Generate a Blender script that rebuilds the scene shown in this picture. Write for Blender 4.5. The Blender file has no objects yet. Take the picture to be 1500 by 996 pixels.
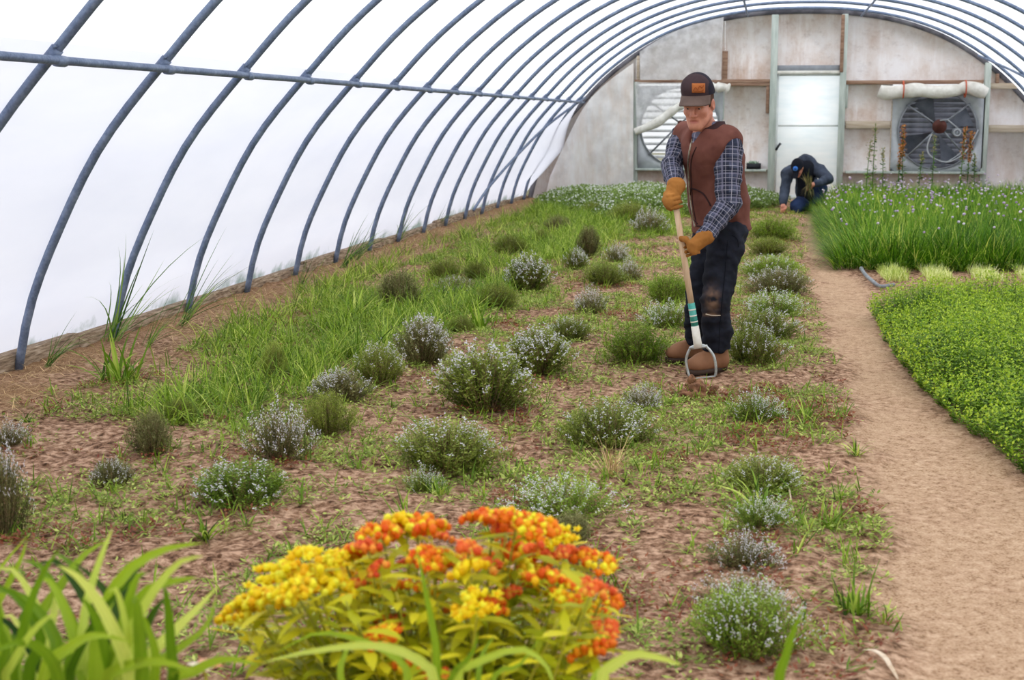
import bpy, bmesh, math, random
import numpy as np
from mathutils import Vector, Matrix
from mathutils.bvhtree import BVHTree

scene = bpy.context.scene
COL = scene.collection

# ------------------------------------------------------------------ camera
F_PX, CX, CY = 2083.0, 750.0, 498.0        # the photograph is 1500 x 996
CAM_H = 1.40
_v = np.array([1132 - CX, CY - 172, F_PX]); _v /= np.linalg.norm(_v)
YAW = math.asin(_v[0]); PITCH = math.atan2(_v[1], _v[2])
_cy, _sy, _cp, _sp = math.cos(YAW), math.sin(YAW), math.cos(PITCH), math.sin(PITCH)
RC = np.array([[_cy, _sy, 0], [-_sy * _sp, _cy * _sp, _cp], [-_sy * _cp, _cy * _cp, -_sp]])
CAM = np.array([0, 0, CAM_H])
cam_data = bpy.data.cameras.new('camera')
cam = bpy.data.objects.new('camera', cam_data); COL.objects.link(cam)
cam_data.sensor_width = 36.0; cam_data.lens = F_PX / 1500 * 36
cam_data.clip_start = 0.05; cam_data.clip_end = 400
m = Matrix.Identity(4)
for i in range(3):
    m[i][0], m[i][1], m[i][2], m[i][3] = RC[0][i], RC[1][i], -RC[2][i], CAM[i]
cam.matrix_world = m
cam_data.dof.use_dof = True
cam_data.dof.focus_distance = 7.7
cam_data.dof.aperture_fstop = 5.0
scene.camera = cam

# ------------------------------------------------------------------ sky: overcast
EXPOSURE = -0.12
SKY = 2.6
world = bpy.data.worlds.new('overcast_sky'); scene.world = world
world.use_nodes = True
wn, wl = world.node_tree.nodes, world.node_tree.links
wn.clear()
w_out = wn.new('ShaderNodeOutputWorld'); w_bg = wn.new('ShaderNodeBackground')
w_tc = wn.new('ShaderNodeTexCoord'); w_sep = wn.new('ShaderNodeSeparateXYZ')
w_mr = wn.new('ShaderNodeMapRange')          # overcast sky: zenith about three times the horizon
w_mr.inputs['From Min'].default_value = 0; w_mr.inputs['From Max'].default_value = 1
w_mr.inputs['To Min'].default_value = 0.42 * SKY; w_mr.inputs['To Max'].default_value = 1.26 * SKY
w_bg.inputs['Color'].default_value = (0.95, 0.975, 1.0, 1)
wl.new(w_tc.outputs['Generated'], w_sep.inputs[0]); wl.new(w_sep.outputs['Z'], w_mr.inputs['Value'])
wl.new(w_mr.outputs[0], w_bg.inputs['Strength']); wl.new(w_bg.outputs[0], w_out.inputs['Surface'])

vs = scene.view_settings
vs.view_transform = 'Standard'; vs.look = 'None'; vs.gamma = 1.0; vs.use_curve_mapping = False
vs.exposure = EXPOSURE
scene.cycles.max_bounces = 8
scene.cycles.diffuse_bounces = 5
scene.cycles.transmission_bounces = 6
scene.cycles.transparent_max_bounces = 8
scene.cycles.sample_clamp_indirect = 6.0

# ------------------------------------------------------------------ pixel geometry
def ray(x, y):
    return np.array([x - CX, CY - y, F_PX]) @ RC
def G(x, y, z=0.0):
    d = ray(x, y); return CAM + d * ((z - CAM_H) / d[2])
def AY(x, y, Y):
    d = ray(x, y); return CAM + d * (Y / d[1])
def scale_at(P):
    return F_PX / float(RC[2] @ (np.asarray(P) - CAM))
def proj(P):
    q = (np.asarray(P) - CAM) @ RC.T
    return np.stack([CX + F_PX * q[..., 0] / q[..., 2], CY - F_PX * q[..., 1] / q[..., 2]], -1)

# ------------------------------------------------------------------ noise
def _h(ix, iy, s):
    n = (ix.astype(np.int64) * 374761393 + iy.astype(np.int64) * 668265263 + s * 1442695041) & 0x7fffffff
    n = ((n ^ (n >> 13)) * 1274126177) & 0x7fffffff
    return ((n ^ (n >> 16)) & 0xffff) / 65535.0
def vnoise(x, y, s=0):
    x = np.asarray(x, float); y = np.asarray(y, float)
    ix = np.floor(x); iy = np.floor(y); fx = x - ix; fy = y - iy
    fx = fx * fx * (3 - 2 * fx); fy = fy * fy * (3 - 2 * fy)
    a = _h(ix, iy, s); b = _h(ix + 1, iy, s); c = _h(ix, iy + 1, s); d = _h(ix + 1, iy + 1, s)
    return (a * (1 - fx) + b * fx) * (1 - fy) + (c * (1 - fx) + d * fx) * fy
def fbm(x, y, o=3, s=0):
    t = 0; a = .5
    for i in range(o):
        t = t + a * vnoise(np.asarray(x) * 2 ** i, np.asarray(y) * 2 ** i, s + i * 17); a *= .5
    return t / (1 - .5 ** o)

# ------------------------------------------------------------------ mesh helpers
def link(o, parent=None):
    COL.objects.link(o)
    if parent is not None: o.parent = parent
    return o
def mesh_from(name, V, faces, attrs=None, smooth=False, mats=(), mi=None):
    """faces: list of int arrays (n,k)"""
    me = bpy.data.meshes.new(name)
    V = np.ascontiguousarray(V, np.float32)
    faces = [np.ascontiguousarray(f, np.int32) for f in faces if len(f)]
    me.vertices.add(len(V)); me.vertices.foreach_set('co', V.ravel())
    nl = sum(f.size for f in faces); nf = sum(len(f) for f in faces)
    me.loops.add(nl); me.polygons.add(nf)
    me.loops.foreach_set('vertex_index', np.concatenate([f.ravel() for f in faces]))
    tot = np.concatenate([np.full(len(f), f.shape[1], np.int32) for f in faces])
    st = np.zeros(nf, np.int32); st[1:] = np.cumsum(tot)[:-1]
    me.polygons.foreach_set('loop_start', st)
    if smooth: me.polygons.foreach_set('use_smooth', np.ones(nf, bool))
    for mm in mats: me.materials.append(mm)
    if mi is not None: me.polygons.foreach_set('material_index', np.asarray(mi, np.int32))
    me.update(calc_edges=True)
    for k, a in (attrs or {}).items():
        at = me.attributes.new(k, 'FLOAT', 'POINT'); at.data.foreach_set('value', np.ascontiguousarray(a, np.float32))
    return me
def mobj(name, me, mat=None, parent=None):
    if mat is not None and not me.materials: me.materials.append(mat)
    return link(bpy.data.objects.new(name, me), parent)
def tag(o, label=None, cat=None, group=None, kind=None):
    if label: o['label'] = label
    if cat: o['category'] = cat
    if group: o['group'] = group
    if kind: o['kind'] = kind
    return o
def thing(name, label, cat, loc=(0, 0, 0), group=None):
    o = bpy.data.objects.new(name, None); o.empty_display_size = .1
    link(o); o.location = loc
    return tag(o, label, cat, group)
class MB:
    """collects simple shapes into one mesh"""
    def __init__(s): s.V = []; s.F = {3: [], 4: []}; s.n = 0
    def add(s, V, *faces):
        V = np.asarray(V, float).reshape(-1, 3); s.V.append(V)
        for f in faces:
            f = np.asarray(f, int)
            s.F.setdefault(f.shape[1], []).append(f + s.n)
        s.n += len(V)
    def box(s, lo, hi):
        x0, y0, z0 = lo; x1, y1, z1 = hi
        s.add([(x0, y0, z0), (x1, y0, z0), (x1, y1, z0), (x0, y1, z0), (x0, y0, z1), (x1, y0, z1), (x1, y1, z1), (x0, y1, z1)],
              [(0, 3, 2, 1), (4, 5, 6, 7), (0, 1, 5, 4), (1, 2, 6, 5), (2, 3, 7, 6), (3, 0, 4, 7)])
    def tube(s, pts, r, n=10, cap=True, flat=1.0):
        pts = np.asarray(pts, float); m_ = len(pts)
        r = np.full(m_, r) if np.isscalar(r) else np.asarray(r, float)
        T = np.gradient(pts, axis=0); T /= np.linalg.norm(T, axis=1)[:, None] + 1e-12
        up = np.array([0, 0, 1.]) if abs(T[0][2]) < .9 else np.array([1., 0, 0])
        N = np.cross(T[0], up); N /= np.linalg.norm(N)
        rows = []
        a = np.linspace(0, 2 * np.pi, n, endpoint=False)
        for i in range(m_):
            N = N - T[i] * (N @ T[i]); N /= np.linalg.norm(N) + 1e-12
            B = np.cross(T[i], N)
            rows.append(pts[i] + r[i] * (np.cos(a)[:, None] * N + flat * np.sin(a)[:, None] * B))
        V = np.concatenate(rows); q = []
        i = np.arange(m_ - 1)[:, None] * n; j = np.arange(n)[None]
        j2 = (j + 1) % n
        q = np.stack([i + j, i + j2, i + n + j2, i + n + j], -1).reshape(-1, 4)
        if cap:
            V = np.concatenate([V, pts[:1], pts[-1:]]); c0 = m_ * n; jj = np.arange(n)
            t0 = np.stack([np.full(n, c0), (jj + 1) % n, jj], -1)
            t1 = np.stack([np.full(n, c0 + 1), (m_ - 1) * n + jj, (m_ - 1) * n + (jj + 1) % n], -1)
            s.add(V, q, np.concatenate([t0, t1]))
        else: s.add(V, q)
    def prism(s, poly, y0, y1):
        """polygon in X,Z (convex) extruded along Y"""
        k = len(poly); p = np.asarray(poly, float)
        V = np.concatenate([np.c_[p[:, 0], np.full(k, y0), p[:, 1]], np.c_[p[:, 0], np.full(k, y1), p[:, 1]]])
        i = np.arange(k)
        s.add(V, np.stack([i, (i + 1) % k, k + (i + 1) % k, k + i], -1), [list(range(k))], [list(range(2 * k - 1, k - 1, -1))])
    def ico(s, c, r, sub=1, sc=(1, 1, 1), jit=0, rng=None):
        bm = bmesh.new(); bmesh.ops.create_icosphere(bm, subdivisions=sub, radius=1)
        V = np.array([v.co for v in bm.verts]); Fc = [[v.index for v in f.verts] for f in bm.faces]; bm.free()
        if jit: V = V * (1 + jit * (rng.random(len(V)) - .5))[:, None]
        s.add(V * np.asarray(sc) * r + np.asarray(c), Fc)
    def mesh(s, name, mat=None, smooth=False, attrs=None):
        fs = [np.concatenate(f) for k, f in s.F.items() if f]
        return mesh_from(name, np.concatenate(s.V), fs, attrs, smooth, [mat] if mat else [])
    def build(s, name, mat=None, parent=None, smooth=False, attrs=None):
        return mobj(name, s.mesh(name, mat, smooth, attrs), None, parent)
def bevel(o, w=.004, seg=1):
    md = o.modifiers.new('bevel', 'BEVEL'); md.width = w; md.segments = seg; md.limit_method = 'ANGLE'; return o

# ------------------------------------------------------------------ materials
def lin(c):
    c = np.asarray(c, float) / 255.0
    c = np.where(c <= .04045, c / 12.92, ((c + .055) / 1.055) ** 2.4)
    return (float(c[0]), float(c[1]), float(c[2]), 1.0)
class NT:
    def __init__(s, name):
        s.m = bpy.data.materials.new(name); s.m.use_nodes = True
        s.n = s.m.node_tree.nodes; s.l = s.m.node_tree.links; s.n.clear()
        s.out = s.n.new('ShaderNodeOutputMaterial')
    def __call__(s, t, **kw):
        nd = s.n.new(t)
        for k, v in kw.items(): setattr(nd, k, v)
        return nd
    def L(s, a, b): s.l.new(a, b)
    def coords(s, kind='Object'):
        return s('ShaderNodeTexCoord').outputs[kind]
    def noise(s, vec, scale, detail=4, rough=.55):
        nd = s('ShaderNodeTexNoise'); nd.inputs['Scale'].default_value = scale
        nd.inputs['Detail'].default_value = detail; nd.inputs['Roughness'].default_value = rough
        if vec is not None: s.L(vec, nd.inputs['Vector'])
        return nd.outputs['Fac']
    def ramp(s, fac, stops):
        nd = s('ShaderNodeValToRGB'); e = nd.color_ramp.elements
        e[0].position, e[0].color = stops[0][0], lin(stops[0][1])
        e[1].position, e[1].color = stops[-1][0], lin(stops[-1][1])
        for p, c in stops[1:-1]:
            x = e.new(p); x.color = lin(c)
        s.L(fac, nd.inputs[0]); return nd.outputs[0]
    def mul(s, a, b, op='MULTIPLY', clamp=False):
        nd = s('ShaderNodeMath', operation=op); nd.use_clamp = clamp
        for i, x in enumerate((a, b)):
            if hasattr(x, 'node'): s.L(x, nd.inputs[i])
            else: nd.inputs[i].default_value = x
        return nd.outputs[0]
    def mix(s, fac, a, b, blend='MIX'):
        nd = s('ShaderNodeMix', data_type='RGBA', blend_type=blend)
        for sock, x in ((nd.inputs[0], fac), (nd.inputs[6], a), (nd.inputs[7], b)):
            if hasattr(x, 'node'): s.L(x, sock)
            else: sock.default_value = x
        return nd.outputs[2]
    def attr(s, name, out='Fac'):
        nd = s('ShaderNodeAttribute'); nd.attribute_name = name; return nd.outputs[out]
    def mapping(s, vec, sc):
        nd = s('ShaderNodeMapping'); nd.inputs['Scale'].default_value = sc; s.L(vec, nd.inputs['Vector']); return nd.outputs[0]
    def principled(s, col, rough=.7, metallic=0, bump=None, bstr=.3, bdist=.01, spec=.3):
        b = s('ShaderNodeBsdfPrincipled')
        if hasattr(col, 'node'): s.L(col, b.inputs['Base Color'])
        else: b.inputs['Base Color'].default_value = col
        b.inputs['Roughness'].default_value = rough; b.inputs['Metallic'].default_value = metallic
        b.inputs['Specular IOR Level'].default_value = spec
        if bump is not None:
            bp = s('ShaderNodeBump'); bp.inputs['Strength'].default_value = bstr; bp.inputs['Distance'].default_value = bdist
            s.L(bump, bp.inputs['Height']); s.L(bp.outputs[0], b.inputs['Normal'])
        s.L(b.outputs[0], s.out.inputs['Surface']); return b
def plain(name, c1, c2=None, scale=20, rough=.75, metallic=0, bstr=.2, stretch=(1, 1, 1), spec=.3, lo=.35, hi=.65, bdist=.005):
    t = NT(name); v = t.mapping(t.coords(), stretch); n = t.noise(v, scale)
    col = t.ramp(n, [(lo, c1), (hi, c2 or [min(255, x * 1.12) for x in c1])])
    t.principled(col, rough, metallic, n, bstr, bdist, spec); return t.m
def leafmat(name, stops, transl=.35, rough=.5, orand=.25, spec=.25):
    t = NT(name)
    stops = [(p, [min(252, x * (1 + .13 * p)) for x in c]) for p, c in stops]
    a = t.attr('rnd'); oi = t('ShaderNodeObjectInfo').outputs['Random']
    f = t.mul(a, t.mul(t.mul(oi, -.5, 'ADD'), orand), 'ADD', True)
    col = t.ramp(f, stops)
    d = t('ShaderNodeBsdfPrincipled'); t.L(col, d.inputs['Base Color']); d.inputs['Roughness'].default_value = rough
    d.inputs['Specular IOR Level'].default_value = spec
    tr = t('ShaderNodeBsdfTranslucent'); t.L(col, tr.inputs['Color'])
    mx = t('ShaderNodeMixShader'); mx.inputs[0].default_value = transl
    t.L(d.outputs[0], mx.inputs[1]); t.L(tr.outputs[0], mx.inputs[2]); t.L(mx.outputs[0], t.out.inputs['Surface'])
    return t.m

# ------------------------------------------------------------------ vegetation helpers (numpy)
PROF = {'grass': lambda t: np.clip(1.0 - t ** 2.2, 0, 1) * (.55 + .45 * np.minimum(1, t * 4)),
        'leaf': lambda t: np.sin(np.pi * np.clip(.06 + .94 * t, 0, 1)) ** .8,
        'lily': lambda t: np.clip((.45 + .55 * np.minimum(1, t * 5)) * (1 - t ** 3), 0, 1)}
def blades(P, az, el, L, W, bend, nseg=3, prof='grass', roll=0.0, fold=0.0):
    """ribbons: P (n,3) roots, azimuth, elevation, length, width, bend = drop of elevation to the tip (rad)"""
    n = len(P); az, el, L, W, bend = [np.broadcast_to(np.asarray(x, float), (n,)) for x in (az, el, L, W, bend)]
    roll = np.broadcast_to(np.asarray(roll, float), (n,))
    t = np.linspace(0, 1, nseg + 1); pos = np.array(P, float); rows = []
    pf = PROF[prof]
    for i, ti in enumerate(t):
        e = el - bend * (ti ** 1.4)
        d = np.stack([np.cos(az) * np.cos(e), np.sin(az) * np.cos(e), np.sin(e)], -1)
        if i: pos = pos + d * (L / nseg)[:, None]
        sd = np.stack([-np.sin(az), np.cos(az), 0 * az], -1); up = np.cross(d, sd)
        sdr = sd * np.cos(roll)[:, None] + up * np.sin(roll)[:, None]
        w = (W * pf(ti) * .5)[:, None]
        if i == nseg: rows.append(pos[:, None].copy())
        else: rows.append(np.stack([pos - sdr * w, pos + sdr * w], 1))
    V = np.concatenate(rows, 1); k = V.shape[1]
    base = np.arange(n)[:, None, None] * k
    q = np.array([[2 * i, 2 * i + 1, 2 * i + 3, 2 * i + 2] for i in range(nseg - 1)])
    F4 = (base + q[None]).reshape(-1, 4) if nseg > 1 else np.zeros((0, 4), int)
    F3 = (base[:, 0] + np.array([[2 * nseg - 2, 2 * nseg - 1, 2 * nseg]])).reshape(-1, 3)
    return V.reshape(-1, 3), F4, F3, k
def diamonds(P, az, el, L, W, roll=0.0, cup=.0):
    n = len(P); az, el, L, W, roll = [np.broadcast_to(np.asarray(x, float), (n,)) for x in (az, el, L, W, roll)]
    d = np.stack([np.cos(az) * np.cos(el), np.sin(az) * np.cos(el), np.sin(el)], -1)
    sd = np.stack([-np.sin(az), np.cos(az), 0 * az], -1); up = np.cross(d, sd)
    s2 = sd * np.cos(roll)[:, None] + up * np.sin(roll)[:, None]
    P = np.asarray(P, float); Lc = L[:, None]; w = (W * .5)[:, None]
    mid = P + d * Lc * .5
    V = np.stack([P, mid - s2 * w + up * cup * Lc, P + d * Lc, mid + s2 * w + up * cup * Lc], 1)
    F = np.arange(n)[:, None] * 4 + np.array([[0, 1, 2, 3]])
    return V.reshape(-1, 3), F
class Veg:
    """collects ribbons and leaves with one random value per piece"""
    def __init__(s): s.V = []; s.F3 = []; s.F4 = []; s.r = []; s.n = 0
    def put(s, V, F4, F3, r):
        s.V.append(V); s.r.append(np.broadcast_to(r, (len(V),)) if np.ndim(r) == 0 else r)
        if len(F4): s.F4.append(F4 + s.n)
        if F3 is not None and len(F3): s.F3.append(F3 + s.n)
        s.n += len(V)
    def blades(s, P, *a, rnd=None, **k):
        V, F4, F3, kk = blades(P, *a, **k); s.put(V, F4, F3, np.repeat(rnd, kk))
    def diamonds(s, P, *a, rnd=None, **k):
        V, F = diamonds(P, *a, **k); s.put(V, F, None, np.repeat(rnd, 4))
    def mesh(s, name, mat):
        fs = []
        if s.F4: fs.append(np.concatenate(s.F4))
        if s.F3: fs.append(np.concatenate(s.F3))
        return mesh_from(name, np.concatenate(s.V), fs, {'rnd': np.concatenate(s.r)}, False, [mat])
    def build(s, name, mat, parent=None): return mobj(name, s.mesh(name, mat), None, parent)
def in_poly(x, y, poly):
    x = np.asarray(x); y = np.asarray(y); c = np.zeros(x.shape, bool); n = len(poly)
    for i in range(n):
        x1, y1 = poly[i]; x2, y2 = poly[(i + 1) % n]
        k = ((y1 > y) != (y2 > y)) & (x < (x2 - x1) * (y - y1) / (y2 - y1 + 1e-12) + x1)
        c ^= k
    return c
def gpoly(pts): return [tuple(G(*p)[:2]) for p in pts]
# ================================================================== the setting
YW = 24.72                       # end wall
RIB_Y = [6.12 + 1.2 * k for k in range(-1, 16)]
XC = 0.42
_prof = [(4.60, -.05), (4.50, .35), (4.32, .75), (4.03, 1.25), (3.62, 1.72), (3.22, 2.12), (2.70, 2.51), (2.15, 2.80), (1.50, 3.01), (.75, 3.13), (0, 3.16)]
_prof = _prof + [(-x, z) for x, z in _prof[:-1][::-1]]
def arch_curve(n=72, off=0.0):
    """points of the hoop from left foot over the ridge to the right foot, moved outward by off"""
    p = np.array([(-x, z) for x, z in _prof], float)      # left (negative) first
    s = np.r_[0, np.cumsum(np.linalg.norm(np.diff(p, axis=0), axis=1))]
    out = []
    for u in np.linspace(0, s[-1], n):
        i = min(max(np.searchsorted(s, u) - 1, 0), len(p) - 2)
        t = (u - s[i]) / (s[i + 1] - s[i])
        p0 = p[max(i - 1, 0)]; p1 = p[i]; p2 = p[i + 1]; p3 = p[min(i + 2, len(p) - 1)]
        out.append(.5 * (2 * p1 + (p2 - p0) * t + (2 * p0 - 5 * p1 + 4 * p2 - p3) * t * t + (3 * p1 - p0 - 3 * p2 + p3) * t ** 3))
    out = np.array(out); T = np.gradient(out, axis=0); T /= np.linalg.norm(T, axis=1)[:, None]
    N = np.c_[-T[:, 1], T[:, 0]]
    out = out + N * off
    out[:, 0] += XC
    return out

# ---- ground
PATH_L = [(1168, 300), (1176, 330), (1183, 380), (1195, 440), (1218, 500), (1245, 560), (1262, 620), (1268, 700), (1300, 780), (1312, 860), (1310, 996), (1300, 1150)]
PATH_R = [(1205, 300), (1200, 330), (1216, 385), (1262, 420), (1275, 470), (1310, 535), (1365, 600), (1440, 650), (1530, 720), (1700, 830), (2100, 1150)]
PATH = gpoly(PATH_L + PATH_R[::-1])
_pl = np.array([G(*p)[:2] for p in PATH_L]); _pr = np.array([G(*p)[:2] for p in PATH_R])
def path_mask(x, y):
    xl = np.interp(y, _pl[::-1, 1][np.argsort(_pl[::-1, 1])], _pl[::-1, 0][np.argsort(_pl[::-1, 1])])
    o = np.argsort(_pr[:, 1]); xr = np.interp(y, _pr[o, 1], _pr[o, 0])
    j = (fbm(np.asarray(x) * 4, np.asarray(y) * 4, 3, 5) - .5) * .30
    a = np.clip((x + j - xl) / .14 + .5, 0, 1); b = np.clip((xr + .05 - x + j * .6) / .14 + .5, 0, 1)
    return a * b
def floor_h(x, y):
    x = np.asarray(x, float); y = np.asarray(y, float)
    pm = path_mask(x, y)
    rough = (fbm(x * 7, y * 7, 3, 3) - .5) * .05 + (fbm(x * 22, y * 22, 2, 8) - .5) * .024
    big = (fbm(x * .9, y * .9, 2, 11) - .5) * .05
    return big * .6 + rough * (1 - .8 * pm) - .022 * pm
def fh(x, y): return float(floor_h(np.array([x]), np.array([y]))[0])

t = NT('garden_soil')
co = t.coords()
n1 = t.noise(co, 2.2, 5, .6); n2 = t.noise(co, 28, 6, .65); n3 = t.noise(co, 110, 3, .6)
soil = t.ramp(n2, [(.34, (58, 38, 26)), (.47, (132, 98, 75)), (.62, (200, 163, 135))])
soil2 = t.ramp(n2, [(.34, (84, 58, 42)), (.48, (158, 122, 96)), (.64, (210, 176, 148))])
soil = t.mix(t.ramp(n1, [(.42, (0, 0, 0)), (.6, (255, 255, 255))]), soil, soil2)
pth = t.ramp(t.mix(.55, n2, n3), [(.36, (118, 88, 64)), (.46, (172, 140, 110)), (.62, (200, 171, 142))])
straw = t.ramp(n3, [(.35, (104, 74, 50)), (.6, (178, 142, 102))])
pth = t.mix(t.ramp(t.noise(co, 1.6, 6, .7), [(.46, (0, 0, 0)), (.62, (150, 150, 150))]), pth, soil2)
col = t.mix(t.attr('path'), soil, pth)
col = t.mix(t.attr('straw'), col, straw)
hgt = t.mul(t.mul(n2, t.mul(n3, .45), 'ADD'), t.mul(1.0, t.mul(t.attr('path'), .72), 'SUBTRACT'))
t.principled(col, .95, 0, hgt, .8, .02, .1)
M_SOIL = t.m

def grid_floor():
    xs = np.concatenate([np.arange(-4.9, 5.6, .055)]); ys = []
    y = .6
    while y < 25.2: ys.append(y); y += .035 + .0022 * y
    ys = np.array(ys); X, Y = np.meshgrid(xs, ys)
    Z = floor_h(X, Y)
    V = np.stack([X, Y, Z], -1).reshape(-1, 3); nx = len(xs); ny = len(ys)
    i = np.arange(ny - 1)[:, None] * nx + np.arange(nx - 1)[None]
    F = np.stack([i, i + 1, i + nx + 1, i + nx], -1).reshape(-1, 4)
    pm = path_mask(X, Y)
    st = np.clip(1 - (X + 4.18) / .9 + (fbm(X * 3, Y * 3, 2, 31) - .5) * 1.6, 0, 1) * .75
    me = mesh_from('floor', V, [F], {'path': pm.ravel(), 'straw': st.ravel()}, True, [M_SOIL])
    return tag(mobj('floor', me), 'bare brown soil floor with a pale trodden path', None, None, 'structure')
grid_floor()
b = MB()
for lo, hi in (((-40, -40, -.4), (-4.85, 60, -.06)), ((5.55, -40, -.4), (40, 60, -.06)), ((-4.85, -40, -.4), (5.55, .62, -.06)), ((-4.85, 25.1, -.4), (5.55, 60, -.06))): b.box(lo, hi)
tag(b.build('ground_outside', plain('outside_turf', (92, 92, 66), (122, 116, 88), 3)), 'dull green and brown ground outside the greenhouse', None, None, 'structure')

# ---- plastic film over the hoops
def film_mat(name, c1, c2, refl):
    t = NT(name)
    co = t.coords(); n = t.noise(t.mapping(co, (1, .25, 1)), 2.5, 4)
    sep = t('ShaderNodeSeparateXYZ'); t.L(co, sep.inputs[0])
    zm = t('ShaderNodeMapRange'); zm.inputs['From Min'].default_value = .08; zm.inputs['From Max'].default_value = .42
    zm.inputs['To Min'].default_value = 1; zm.inputs['To Max'].default_value = 0; t.L(sep.outputs['Z'], zm.inputs['Value'])
    sm = t.mul(t.noise(t.mapping(co, (.6, 1, 1)), 2.6, 5, .65), zm.outputs[0])          # green grime along the foot
    smr = t.ramp(sm, [(.42, (0, 0, 0)), (.6, (255, 255, 255))])
    c = t.ramp(n, [(.3, c1), (.7, c2)])
    c = t.mix(t.mul(smr, .75), c, lin((96, 120, 104)))
    tr = t('ShaderNodeBsdfTranslucent'); di = t('ShaderNodeBsdfDiffuse'); t.L(c, tr.inputs['Color']); t.L(c, di.inputs['Color'])
    mx = t('ShaderNodeMixShader'); mx.inputs[0].default_value = refl
    t.L(tr.outputs[0], mx.inputs[1]); t.L(di.outputs[0], mx.inputs[2]); t.L(mx.outputs[0], t.out.inputs['Surface'])
    return t.m
M_FILM = film_mat('greenhouse_film', (240, 241, 246), (250, 250, 252), .28)
M_FILM2 = film_mat('double_side_film', (217, 218, 229), (225, 225, 234), .34)      # the sides below the purlin carry a second layer

def film():
    pr = arch_curve(96, .03); ys = np.arange(-7, YW + .05, .2)
    ys = np.r_[ys, YW + .02]
    rows = []
    for y in ys:
        p = pr.copy()
        ph = (y - 6.12) / 1.2
        sag = -.012 * np.sin(np.pi * (ph - np.floor(ph))) ** 2                 # film dips between the hoops
        cen = np.array([XC, .8]); d = p - cen; d /= np.linalg.norm(d, axis=1)[:, None]
        p = p + d * sag
        inw = np.clip((y - 23.2) / 1.5, 0, 1) ** 1.5                            # slack film pulled in at the end-wall corner
        f = np.clip(1 - np.abs(p[:, 1] - .85) / .8, 0, 1) * (p[:, 0] < 0)
        p[:, 0] += inw * f * .30
        low = np.clip(1 - (p[:, 1] - .12) / .35, 0, 1)                          # the film lands behind the baseboard
        p[:, 0] += np.sign(p[:, 0] - XC) * low * .085
        rows.append(np.c_[p[:, 0], np.full(len(p), y), p[:, 1]])
    R3 = np.stack(rows); hi_i = np.nonzero(pr[:, 1] > 1.735)[0]; i0, i1 = hi_i[0], hi_i[-1]
    for nm, c0, c1, mt, lab in (('wall_left', 0, i0, M_FILM2, 'white double plastic film side wall below the left pipe'), ('ceiling', i0, i1, M_FILM, 'white translucent plastic film stretched over the greenhouse hoops'), ('wall_right', i1, len(pr) - 1, M_FILM2, 'white double plastic film side wall on the right')):
        V = R3[:, c0:c1 + 1].reshape(-1, 3); nx = c1 - c0 + 1
        i = np.arange(len(ys) - 1)[:, None] * nx + np.arange(nx - 1)[None]
        F = np.stack([i, i + 1, i + nx + 1, i + nx], -1).reshape(-1, 4)
        tag(mobj(nm, mesh_from(nm, V, [F], None, True, [mt])), lab, None, None, 'structure')
    b = MB(); a = arch_curve(60, .03); b.prism(a, -7.02, -7.0)
    tag(b.build('wall_front', M_FILM), 'white plastic film end wall behind the viewer', None, None, 'structure')
film()

# ---- hoops and purlins
t = NT('galvanised_steel')
co = t.coords(); n = t.noise(co, 9, 6, .7); n2 = t.noise(co, 60, 3)
c = t.ramp(n, [(.3, (82, 97, 124)), (.55, (120, 136, 163)), (.75, (156, 171, 194))])
c = t.mix(.25, c, t.ramp(n2, [(.3, (52, 64, 86)), (.7, (150, 162, 184))]))
t.principled(c, .5, .35, n2, .1, .002, .4)
M_GALV = t.m
ORD = ['nearest', 'second', 'third', 'fourth', 'fifth', 'sixth', 'seventh', 'eighth', 'ninth', 'tenth', 'eleventh', 'twelfth', 'thirteenth', 'fourteenth', 'fifteenth', 'sixteenth', 'last']
arc = arch_curve(80, 0.0)
b = MB(); b.tube(np.c_[arc[:, 0], np.zeros(len(arc)), arc[:, 1]], .0245, 12)
me_pipe = b.mesh('hoop_pipe', M_GALV, True)
def arc_at(xrel_left):         # point of the hoop with X nearest
    i = np.argmin(np.abs(arc[:40, 0] - xrel_left)); return arc[i]
ip = int(np.argmin(np.abs(arc[:40, 1] - 1.735))); pz = arc[ip]
tang = arc[ip + 1] - arc[ip - 1]; tang /= np.linalg.norm(tang); nrm = np.array([tang[1], -tang[0]])
pur = np.array([pz[0], 0, pz[1]]) + np.array([nrm[0], 0, nrm[1]]) * .046
b = MB()
q = np.array([pz[0], 0, pz[1]]); T3 = np.array([tang[0], 0, tang[1]])
b.tube([q - T3 * .035, q + T3 * .035], .031, 12)
b.tube([pur + [0, -.04, 0], pur + [0, .04, 0]], .026, 12)
me_clamp = b.mesh('clamp', M_GALV, True)
b = MB(); b.tube([q + T3 * .045 - np.array([nrm[0], 0, nrm[1]]) * 0 + [0, -.045, 0], q + T3 * .045 + [0, -.02, 0]], .010, 6)
me_bolt = b.mesh('bolt', M_GALV)
for k, y in enumerate(RIB_Y):
    e = thing('hoop', 'grey galvanised steel hoop arching under the film, %s hoop from the camera end' % ORD[k], 'hoop', (0, y, 0), 'steel hoops of the greenhouse')
    link(bpy.data.objects.new('pipe', me_pipe), e)
    cl = link(bpy.data.objects.new('clamp', me_clamp), e)
    link(bpy.data.objects.new('bolt', me_bolt), cl)
b = MB(); b.tube([pur + [0, -2, 0], pur + [0, 10, .004], pur + [0, 17, 0], pur + [0, YW - .05, 0]], .0205, 10)
tag(b.build('side_purlin', M_GALV, None, True), 'grey galvanised pipe running along the left side of the hoops', 'pipe')
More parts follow.
